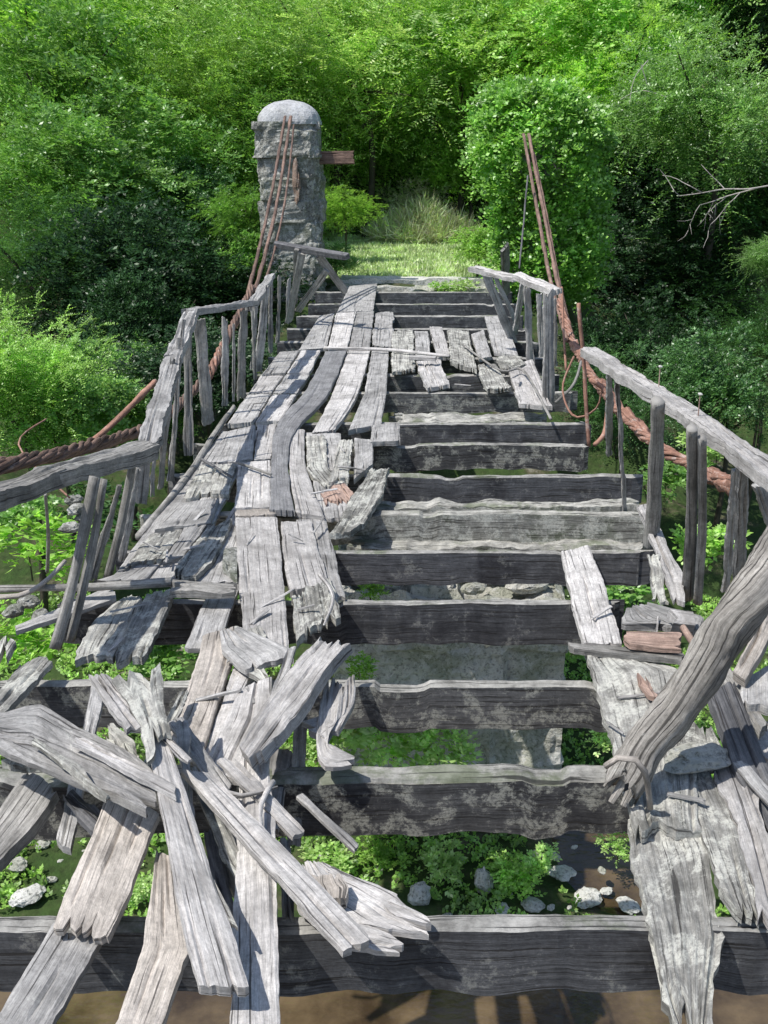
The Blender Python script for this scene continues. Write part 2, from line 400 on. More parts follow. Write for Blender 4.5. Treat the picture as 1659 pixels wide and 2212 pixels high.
def crown_mesh(name, seed, ncl=16, nsp=2300, flat=.85, ll=.05, lw=.026, nl=6, L=.15, cl=(.3, .5), spread=(.25, .95), shoots=45):
    rs = np.random.RandomState(seed)
    c = unit(rs.normal(size=(ncl, 3)))*rs.uniform(spread[0], spread[1], (ncl, 1)); c[:, 2] *= flat
    r = rs.uniform(cl[0], cl[1], ncl)
    w = r**2; idx = rs.choice(ncl, nsp, p=w/w.sum())
    d = unit(rs.normal(size=(nsp, 3))+np.array([0, -.15, .25]))
    rad = r[idx]*rs.uniform(.35, 1.05, nsp)**.5
    pos = c[idx]+d*rad[:, None]*np.array([1.2, 1.2, .75])
    P2 = []; D2 = []
    for _ in range(shoots):
        dd = unit(rs.normal(size=3)+np.array([0, -.3, .2])); ln = rs.uniform(.25, .6); st = rs.uniform(.75, 1.0)
        for q in range(9):
            t = q/8; p = dd*(st+ln*t)*np.array([1.1,1,.85])-np.array([0,0,1])*ln*t*t*.4; P2.append(p+rs.normal(0,.02,3)); D2.append(dd+rs.normal(0,.5,3))
    if P2:
        pos = np.concatenate([pos, np.array(P2)]); d = np.concatenate([d, unit(np.array(D2))])
    return quads_mesh(name, sprigs(pos, d, rs, L, nl, ll, lw))
CR = [crown_mesh('crown_foliage', 11, 24, 2300, L=.18), crown_mesh('crown_foliage', 12, 36, 2400, .8, cl=(.16, .36), L=.18), crown_mesh('crown_foliage', 13, 26, 2200, .9, .05, .024, 5, cl=(.2,.38), L=.18),
      crown_mesh('crown_foliage', 14, 42, 2400, .8, .036, .014, 9, .28, (.14, .34)), crown_mesh('crown_foliage', 15, 28, 1800, .9, .07, .042, 4, .16, (.18,.36))]
PL = [crown_mesh('plant_leaves', 21, 7, 130, .7, .22, .13, 3, .3, shoots=0), crown_mesh('plant_leaves', 22, 8, 150, .6, .17, .11, 4, .35, shoots=0)]

# ------------------------------------------------------------------ terrain
def sm(t): t = max(0, min(1, t)); return t*t*(3-2*t)
def terr(x, y):
    n1 = nz(x*.7, y*.7, 3); n2 = nz(x*2.3, y*2.3, 5); n3 = nz(x*.2, y*.2, 9)
    m = sm((y+.5*n1-5.3)/.7)
    m *= 1-.95*math.exp(-(((x-1.5)/.62)**2+((y-6.75)/.75)**2))
    z = -3.42+.36*m+.07*n1+.05*n2
    e = sm((abs(x+.2)-2.3)/1.5)
    y0 = 12*(1-e)+13*e; ln = 6.6*(1-e)+13*e
    z += 3.05*sm((y-y0)/ln)
    z += .85*max(0, y-28)
    z += e*(.5*n3*3+.3*n1)*sm((y-10)/6) + .8*sm((abs(x)-6)/8)*sm((y-3)/10)*2
    return z
def terrain():
    xs = np.concatenate([np.linspace(-45, -7, 20), np.linspace(-6.6, 6.6, 100), np.linspace(7, 45, 20)])
    ys = np.concatenate([np.linspace(-12, 3.5, 12), np.linspace(4, 20, 120), np.linspace(20.5, 75, 60)])
    vs = [(x, y, terr(x, y)) for y in ys for x in xs]; nx = len(xs)
    fs = [(j*nx+i, j*nx+i+1, (j+1)*nx+i+1, (j+1)*nx+i) for j in range(len(ys)-1) for i in range(nx-1)]
    me = bpy.data.meshes.new('ground'); me.from_pydata(vs, [], fs)
    o = link('ground', me, M['ground'], (0,0,0), smooth=True); o['kind'] = 'structure'
terrain()
me = bpy.data.meshes.new('river'); me.from_pydata([(-45,-12,0),(45,-12,0),(45,13,0),(-45,13,0)], [], [(0,1,2,3)])
o = link('river', me, M['water'], (0,0,-3.22)); o['kind'] = 'structure'
def under():
    rs = np.random.RandomState(8); n = 22000
    y = rs.uniform(25.5, 42, n); x = rs.uniform(-1, 1, n)*(y*.45+1)
    z = np.array([terr(a, b) for a, b in zip(x, y)])
    keep = ~((np.abs(x) < 2.3) & (y < 28.5))
    pos = np.stack([x, y, z+rs.uniform(0, 1.1, n)], 1)[keep]; k = len(pos)
    d = unit(rs.normal(0, .7, (k, 3))+np.array([0, -.4, .8]))
    me = quads_mesh('hillside_undergrowth', sprigs(pos, d, rs, .5, 5, .13, .06)); o = link('hillside_undergrowth', me, M['llight'], (0,0,0))
    tag(o, 'light green undergrowth covering the slope behind all the trees', 'undergrowth', None, 'stuff')
under()

def bush(px, py, Y, r, var, mat, label, name='shrub', cat='shrub', group='trees and shrubs on the far bank', sz=.85):
    c = Q(px, py, Y); g = terr(c.x, c.y)
    g = min(g, c.z-.2)
    root = empty(name, (c.x, c.y, g), label, cat, group)
    me = CR[var]
    o = bpy.data.objects.new('foliage' if name != 'tree' else 'crown', me); COL.objects.link(o)
    if len(me.materials) == 0: me.materials.append(M['lmid'])
    o.material_slots[0].link = 'OBJECT'; o.material_slots[0].material = M[mat]
    f = random.uniform(.95, 1.2)
    o.location = c; o.scale = (r*f, r*.9, r*sz*random.uniform(.85, 1.05)); o.rotation_euler = (random.uniform(-.15,.15), random.uniform(-.15,.15), random.uniform(0, 6.28))
    o.parent = root; o.matrix_parent_inverse = Matrix.Translation(-Vector(root.location))
    h = c.z-g
    tn = 'trunk' if name == 'tree' else 'stem'
    b = Vector((c.x, c.y, g-.1)); t0 = tube(tn, [b, b+Vector((.1*r, 0, h*.5)), c+Vector((0, 0, r*.3))], (.04*r+.01, .012*r), M['trunk'], root, 7, .2, 3, step=.3)
    for k in range(4):
        a = k*1.6+px; e = c+Vector((math.cos(a)*r*.6, math.sin(a)*r*.6, r*.35*((k % 3)-.6)))
        l = tube('limb', [b.lerp(c, .7+.07*k), e], (.018*r+.006, .006*r), M['trunk'], None, 5, 0, 1, step=.4)
        l.parent = t0; l.matrix_parent_inverse = Matrix.Translation(-Vector(t0.location))
    return root

T = 'tree'
veg = [
 (60,50,27,2.9,0,'lbright','bright green tree in the top left corner of the picture',T),
 (275,30,30,3.1,3,'llight','pale feathery tree second from the left at the top edge',T),
 (480,40,29,3.1,3,'llight','light green tree at the top, above and left of the stone pillar',T),
 (700,50,28,3.0,3,'llight','bright feathery tree at the top edge, above the pillar cap',T),
 (920,40,29,3.1,3,'llight','pale green tree at the top edge, above the grassy path',T),
 (1150,50,28,2.9,3,'lbright','feathery green tree at the top edge, straight above the ivy pillar',T),
 (1350,20,26,2.2,1,'lbright','bright tree at the top, right of the ivy pillar',T),
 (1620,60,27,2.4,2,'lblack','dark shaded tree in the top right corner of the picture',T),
 (110,210,24,2.7,2,'lmid','large leafy tree at the left edge, second down from the top corner',T),
 (370,215,25,2.5,3,'lbright','broad tree left of the pillar cap',T),
 (570,150,26,2.2,3,'lbright','bright tree right behind the pillar cap',T),
 (780,160,27,2.5,3,'llight','pale feathery tree just right of the pillar top',T),
 (985,150,28,2.4,3,'lbright','bright green tree between the pillar and the ivy pillar, high up',T),
 (1340,190,25,2.2,3,'lbright','feathery tree behind the right shoulder of the ivy pillar',T),
 (1540,240,21,2.0,3,'lmid','feathery tree above the dead branches at the right',T),
 (50,390,21,2.2,3,'lmid','leafy tree at the left edge, level with the pillar middle',T),
 (250,360,22,2.1,1,'lmid','mid green tree between the left edge and the pillar',T),
 (450,320,24,2.0,3,'lmid','small mid green tree just left of the pillar top',T),
 (790,310,29,2.0,3,'lbright','shrub right of the rusty beam stub on the pillar','shrub'),
 (930,280,31,2.6,3,'llight','leafy shrub above the dry stalks at the path end','shrub'),
 (1010,360,28,1.1,4,'lbright','round shrub right above the dry stalks','shrub'),
 (740,450,21,.6,1,'lbright','bright broad leafed shrub at the foot of the pillar, right side','shrub'),
 (530,460,18.5,.6,1,'lmid','leafy shrub at the left side of the stone pillar','shrub'),
 (540,550,18,.5,4,'lmid','low shrub hugging the left foot of the stone pillar','shrub'),
 (722,560,18.2,.35,4,'lmid','low shrub hugging the right foot of the stone pillar','shrub'),
 (400,440,22,1.2,2,'ldark','dark shrub left of the leafy shrub beside the pillar','shrub'),
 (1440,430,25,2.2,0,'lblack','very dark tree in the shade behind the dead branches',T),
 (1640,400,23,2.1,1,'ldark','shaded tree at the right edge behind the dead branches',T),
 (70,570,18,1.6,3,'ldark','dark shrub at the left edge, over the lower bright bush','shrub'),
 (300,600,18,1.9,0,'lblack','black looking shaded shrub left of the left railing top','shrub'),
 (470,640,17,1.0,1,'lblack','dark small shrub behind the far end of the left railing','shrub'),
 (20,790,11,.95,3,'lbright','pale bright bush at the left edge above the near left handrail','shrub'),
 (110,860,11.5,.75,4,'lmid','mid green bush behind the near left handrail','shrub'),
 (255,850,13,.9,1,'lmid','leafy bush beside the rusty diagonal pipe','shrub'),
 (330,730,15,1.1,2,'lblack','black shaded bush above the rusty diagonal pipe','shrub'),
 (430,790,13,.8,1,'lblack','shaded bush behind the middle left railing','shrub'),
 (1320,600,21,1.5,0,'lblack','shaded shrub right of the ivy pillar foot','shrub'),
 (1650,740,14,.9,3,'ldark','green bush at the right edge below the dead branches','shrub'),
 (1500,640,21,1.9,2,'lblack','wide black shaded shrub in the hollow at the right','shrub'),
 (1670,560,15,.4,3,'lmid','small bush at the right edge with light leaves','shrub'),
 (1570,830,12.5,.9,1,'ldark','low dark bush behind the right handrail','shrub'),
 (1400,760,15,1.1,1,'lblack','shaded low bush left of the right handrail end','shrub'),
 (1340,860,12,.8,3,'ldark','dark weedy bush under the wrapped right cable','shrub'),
 (1030,530,18.6,.45,4,'lbright','bright leafy bush at the left foot of the ivy pillar','shrub'),
 (890,450,27.5,.9,3,'straw','soft dry looking shrub behind the dry stalks','shrub'),
]
for v in veg: bush(v[0], v[1], v[2], v[3], v[4], v[5], v[6], v[7], 'tree' if v[7] == T else 'shrub')

def plant(px, py, z, r, mat, label, var=0, group='small leafy plants around the bridge'):
    c = P(px, py, z)
    root = empty('leafy_plant', c-Vector((0,0,r*.8)), label, 'plant', group)
    me = PL[var]
    o = bpy.data.objects.new('leaves', me); COL.objects.link(o)
    if len(me.materials) == 0: me.materials.append(M['lmid'])
    o.material_slots[0].link = 'OBJECT'; o.material_slots[0].material = M[mat]
    o.location = c; o.scale = (r, r, r*.7); o.rotation_euler = (0, 0, px)
    o.parent = root; o.matrix_parent_inverse = Matrix.Translation(-Vector(root.location))
    tube('stem', [c-Vector((0,0,r*.8)), c], (.008, .004), M['trunk'], root, 5, 0, 1, step=.1)
plants = [
 (760,1590,-2.2,.36,'llight','bright leafy plant left of the pier foot, under the third gap',0),
 (850,1600,-2.2,.36,'llight','bright leafy plant in the middle of the green gap before the pier',1),
 (945,1625,-2.2,.30,'llight','leafy plant against the pier face in the green gap',0),
 (620,1590,-2.2,.3,'llight','bright plant left of the thin upright stick',1),
 (1305,1600,-1.9,.15,'llight','small bright plant right of the pier edge, by the broad right board',0),
 (800,1275,-.9,.12,'lbright','small plant on the left top corner of the pier',1),
 (1000,622,-.05,.26,'llight','bright plant growing on the far stone step',0),
 (960,622,-.05,.2,'lbright','smaller bright plant left of the plant on the far step',1),
 (1345,1285,-1.4,.3,'lmid','green plant under the deck right of the pale narrow board',0),
 (1550,970,-.8,.3,'llight','bright plant outside the right handrail by the rusty cable',1),
 (1540,1170,-.8,.25,'lbright','plant outside the right balusters, low down',0),
 (1440,1020,-1.0,.35,'lmid','plant under the rusty cable between the right balusters',1),
 (60,1180,-1.0,.4,'lbright','plant outside the near left balusters',0),
 (80,1390,-1.4,.45,'lbright','bright plant at the left edge under the leaning balusters',1),
 (20,1110,-.9,.35,'lmid','plant at the left edge under the near left handrail',1),
 (160,1030,-.8,.3,'ldark','dark plant behind the near left handrail below the cable',0),
 (210,1120,-1.0,.4,'ldark','dark plant between the leaning left balusters',1),
 (370,1400,-2.2,.4,'lmid','plant seen through the gap left of the tan board',1),
 (315,1915,-2.9,.13,'llight','tiny bright plant between the crossed boards at the bottom left',0),
 (1335,1835,-2.9,.16,'llight','tiny bright plant on the water edge at the right',1),
 (775,1440,-1.3,.13,'lbright','moss green plant on the left corner of the pier stones',0),
 (700,1860,-2.95,.2,'llight','bright weed patch right of the upright stick foot',0),
 (820,1850,-2.95,.2,'lbright','bright weed patch under the second crossbeam, centre left',1),
 (960,1880,-2.95,.2,'llight','bright weed patch left of the upright slab stone',0),
 (1130,1880,-2.95,.2,'lbright','bright weed patch right of the upright slab stone',1),
 (1170,1850,-2.95,.14,'llight','small bright weed patch at the water side of the bank',0),
]
for p in plants: plant(*p)

def cover():
    rs = np.random.RandomState(5); pos = []
    while len(pos) < 9000:
        y = rs.uniform(5.3, 11.5); x = rs.uniform(-5, 5)
        z = terr(x, y)
        if z < -3.17 or nz(x*1.3, y*1.3, 7) < -.12+.15*rs.rand(): continue
        pos.append((x, y, z+.03))
    pos = np.array(pos); d = unit(rs.normal(0, .6, (len(pos), 3))+np.array([0, 0, 1.0]))
    me = quads_mesh('ground_cover', sprigs(pos, d, rs, .08, 4, .038, .024)); o = link('ground_cover', me, M['lbright'], (0,0,0)); o['kind'] = 'stuff'
    tag(o, 'low green weeds covering the riverbed and bank under the bridge', 'ground cover')
cover()
def blades(name, n, gen, mat, label, cat, h, w, lean=.25, seed=2, parent=None, kind='stuff'):
    rs = np.random.RandomState(seed); p = np.array([gen(rs) for _ in range(n)])
    d = unit(rs.normal(0, lean, (n, 3))+np.array([0, 0, 1.0])); up = unit(rs.normal(0, 1, (n, 3)))
    hh = rs.uniform(h*.4, h*1.3, n)
    me = quads_mesh(name, leaves(p, d, up, hh, np.full(n, w))); o = link(name, me, mat, (0,0,0), parent)
    if kind: o['kind'] = kind
    if label: tag(o, label, cat)
    return o
def g1(rs):
    y = rs.uniform(18.75, 28.8); x = rs.uniform(-2.9, 2.2); return (x, y, terr(x, y))
blades('grass', 50000, g1, M['grass'], 'bright short grass on the path beyond the far step', 'grass', .11, .03, .9)
c0 = Q(912, 515, 26)
dp = empty('dry_stalk_clump', c0, 'clump of dry straw coloured stalks at the far end of the grassy path', 'dry shrub')
def g2(rs):
    a = rs.uniform(0, 6.28); r = rs.uniform(0, 1)**.55
    return (c0.x+math.cos(a)*r*1.3, c0.y+math.sin(a)*r*1.0, c0.z-.1+(1-r*.8)*1.0*rs.rand())
blades('dry_stalks', 4200, g2, M['straw'], None, None, .45, .024, 1.1, 3, dp, None)
blades('green_stalks', 3200, g2, M['grass'], None, None, .40, .03, 1.0, 4, dp, None)

# ------------------------------------------------------------------ pillars
PY = 17.4
xl = Q(556, 500, PY).x; xr = Q(697, 500, PY).x; zt = Q(620, 262, PY).z
root = empty('stone_pillar', ((xl+xr)/2, PY+.5, -.3), 'tall grey stone pillar with a rounded pale cap at the left end of the bridge', 'pillar')
def column(name, cx, cy, z0, z1, rx, ry, mat, parent, seed, dome=False, amp=.05):
    bm = bmesh.new(); n = 72; k = max(6, int((z1-z0)/.035)); rings = []
    for i in range(k+1):
        t = i/k; z = z0+(z1-z0)*t; s = 1
        if dome: s = (1-t**2.2*.999)**.5
        ring = []
        row = math.floor(z*2.9+.5*nz(seed, z))
        for j in range(n):
            a = 2*math.pi*j/n; ca, sa = math.cos(a), math.sin(a)
            e = .42 if not dome else .6; ux = abs(ca)**e*(1 if ca > 0 else -1); uy = abs(sa)**e*(1 if sa > 0 else -1)
            cell = noise.cell(Vector((ux*1.7+seed+row*.37, row*1.7, uy*1.7)))
            d = 1+(0 if dome else amp*.8*(cell-.5))+amp*1.0*nz(ux*1.5+seed, uy*1.5, z*1.2)+amp*.8*nz(ux*5, uy*5, z*5)+amp*.5*nz(ux*14, uy*14, z*14)
            ring.append(bm.verts.new((ux*rx*s*d, uy*ry*s*d, z)))
        rings.append(ring)
    for i in range(k):
        for j in range(n): bm.faces.new([rings[i][j], rings[i][(j+1) % n], rings[i+1][(j+1) % n], rings[i+1][j]])
    bm.faces.new(rings[-1]); bm.faces.new(list(reversed(rings[0])))
    bmesh.ops.recalc_face_normals(bm, faces=bm.faces)
    me = bpy.data.meshes.new(name); bm.to_mesh(me); bm.free()
    return link(name, me, mat, (cx, cy, 0), parent, smooth=False)
cx = (xl+xr)/2
column('shaft', cx, PY+.5, -.4, zt-.50, .52, .45, M['stone'], root, 3, amp=.10)
column('upper_block', cx-.02, PY+.5, zt-.55, zt+.0, .52, .46, M['stone'], root, 8, amp=.11)
column('cap', cx+.01, PY+.5, zt-.04, zt+.34, .51, .45, M['cap'], root, 9, True, .035)
rock('brick_patch', Vector((cx+.12, PY+.07, zt-1.0)), (.16, .05, .38), M['brick'], None, 4, parent=root, amp=.9)
a = Q(688, 340, PY+.3); b = Q(766, 340, PY+.3)
o = board('beam_stub', a, b, .20, .12, (0,-1,.1), M['rust'], None, jag=(.0,.01)); tag(o, 'rusty beam stub sticking out of the right side of the stone pillar', 'beam')
cI = Q(1165, 420, PY+.4)
root = empty('ivy_covered_pillar', (cI.x, PY+.4, -.3), 'bridge pillar wholly covered by bright green ivy at the right end', 'pillar')
zI = Q(1150, 180, PY).z
column('shaft', cI.x, PY+.5, -.4, zI-.8, .42, .40, M['stone'], root, 5)
def ivy():
    rs = np.random.RandomState(31); n = 7500
    t = rs.uniform(0, 1, n)**.85; a = rs.uniform(0, 2*math.pi, n)
    prof = np.interp(t, [0, .15, .4, .6, .75, .9, .97, 1], [.58, .66, .80, .92, .92, .80, .6, .2])
    off = np.interp(t, [0, .5, .8, 1], [.20, .04, -.08, -.08])
    lump = np.array([1+.5*nz(math.cos(x)*1.3, math.sin(x)*1.3+4, y*3.4)+.38*nz(math.cos(x)*3.5, math.sin(x)*3.5, y*10) for x, y in zip(a, t)])
    r = prof*lump*rs.uniform(.68, 1.14, n)
    z = -.3+t*(zI+.3)
    pos = np.stack([cI.x+off+np.cos(a)*r, PY+.4+np.sin(a)*r*.85, z], 1)
    d = unit(np.stack([np.cos(a), np.sin(a), np.full(n, .35)], 1)+rs.normal(0, .35, (n, 3)))
    me = quads_mesh('ivy', sprigs(pos, d, rs, .24, 4, .07, .05)); link('ivy', me, M['livy'], (0,0,0), root)
ivy()
rs_ = empty('stone_step', P(900, 605, 0), 'pale stone step at the far end of the deck before the grass', 'step')
p0 = P(735, 603, .04); p1 = P(1065, 603, .04)
rough_block('tread', p0.x, p1.x, p0.y-.05, p0.y+.45, -.3, .06, M['white_rock'], rs_, .015, .1)
rough_block('riser', p0.x+.1, p1.x+.1, p0.y-.5, p0.y-.06, -.4, -.04, M['pier'], rs_, .03, .12)

pr = empty('stone_pier', (.3, 8.4, -3.3), 'old mossy stone pier standing under the deck, seen through the gaps', 'pier')
rough_block('pier_wall', -.75, 1.12, 7.3, 9.6, -3.4, -1.12, M['pier'], pr, .05, .045, 4)
rp = random.Random(4)
for i in range(44):
    x = -.68+1.74*((i*0.618) % 1); y = 7.4+2.1*(i/44); r = rp.uniform(.07, .17)
    rock('capstone', Vector((x, y, -1.1)), (r, r*.8, rp.uniform(.05,.10)), M['pier'], None, i+2, parent=pr, amp=.8)

# ------------------------------------------------------------------ crossbeams
ORD = ['nearest','second','third','fourth','fifth','sixth','seventh','eighth','ninth','tenth','eleventh','twelfth','thirteenth','fourteenth','fifteenth','sixteenth','seventeenth']
beams = [
 (2012,-2.3,1.9,.23,.07),(1690,-2.1,.95,.23,.11),(1482,-1.9,.98,.21,.06),(1304,-1.9,1.06,.23,.06),(1194,-1.85,1.38,.20,.05),(1112,-1.85,1.46,.2,.09),
 (1030,-1.85,1.55,.2,.07),(962,-1.85,1.36,.2,.08),(917,-1.8,1.40,.2,.08),(850,-1.8,1.46,.19,.09),(812,-1.8,1.4,.18,.12),(775,-1.8,1.4,.18,.12),(740,-1.8,1.4,.18,.12),(712,-1.8,1.35,.18,.12),
 (684,-1.8,1.4,.2,.12),(658,-1.8,1.4,.2,.12),(632,-1.8,1.4,.2,.12)]
for i, (py, x0, x1, h, dep) in enumerate(beams):
    fr = P(920, py, 0); y = fr.y
    if i == 0: lab = 'dark heavy crossbeam nearest the camera, over the brown water'
    elif i == 1: lab = 'second crossbeam from the camera, cracked along its face'
    elif i == 5: lab = 'sixth crossbeam from the camera, rotten with pale bare patches'
    else: lab = '%s dark crossbeam counted from the camera' % ORD[i]
    n = 110; Lc = []; Rc = []
    amp = .012 if i in (1, 5, 6, 7) else .004
    for q in range(n+1):
        x = x0+(x1-x0)*q/n; dz = amp*(nz(x*1.1, i*5)*1.2+nz(x*6, i*5)*.5)+.0035*nz(x*28, i)
        nt_ = nz(x*2.9, i*7.7, 2)
        if nt_ > .34: dz -= min(.022, (nt_-.34)*.5)
        Lc.append(Vector((x, y+.008*nz(x*.8, i*3.1)+.003*nz(x*16, i), dz))); Rc.append(Vector((x, y+dep+.006*nz(x*9, i+3), dz+.004*nz(x*2, i))))
    mt = M['mossy'] if i == 5 else (M['beam2'] if i in (1, 2, 7, 9) else M['beam'])
    o = grid_plank('crossbeam', Lc, Rc, Vector((0,0,1)), h, mt, None, jag=(.05,.06), rough=.006 if i in (1,5,6,7) else .004, edge=.0025, seed=i+40, nmax=120)
    tag(o, lab, 'beam', 'crossbeams carrying the deck')
for i, (py, xa, xb, z, dep, lab) in enumerate([
    (1182,740,1405,-.18,.34,'low mossy timber lying between the fourth and sixth crossbeams'),
    (1098,800,1390,-.07,.14,'pale lichen covered timber just behind the sixth crossbeam'),
    (912,835,1190,-.13,.34,'rubble topped low timber just behind the ninth crossbeam'),
    (826,840,1150,-.08,.22,'grey low timber before the far broken boards')]):
    a = P(xa, py, z); b = P(xb, py, z)
    Lc = [a.lerp(b, q/24)+Vector((0, .03*nz(q*.9, i), .015*nz(q*.9, i+5))) for q in range(25)]; Rc = [p+Vector((0, dep+.04*nz(p.x*6, i), .02*nz(p.x*5, i))) for p in Lc]
    o = grid_plank('mossy_timber', Lc, Rc, Vector((0,0,1)), .1, M['mossy'], None, jag=(.06,.06), rough=.018, edge=.008, seed=i+90)
    tag(o, lab, 'timber', 'low mossy timbers between the beams')

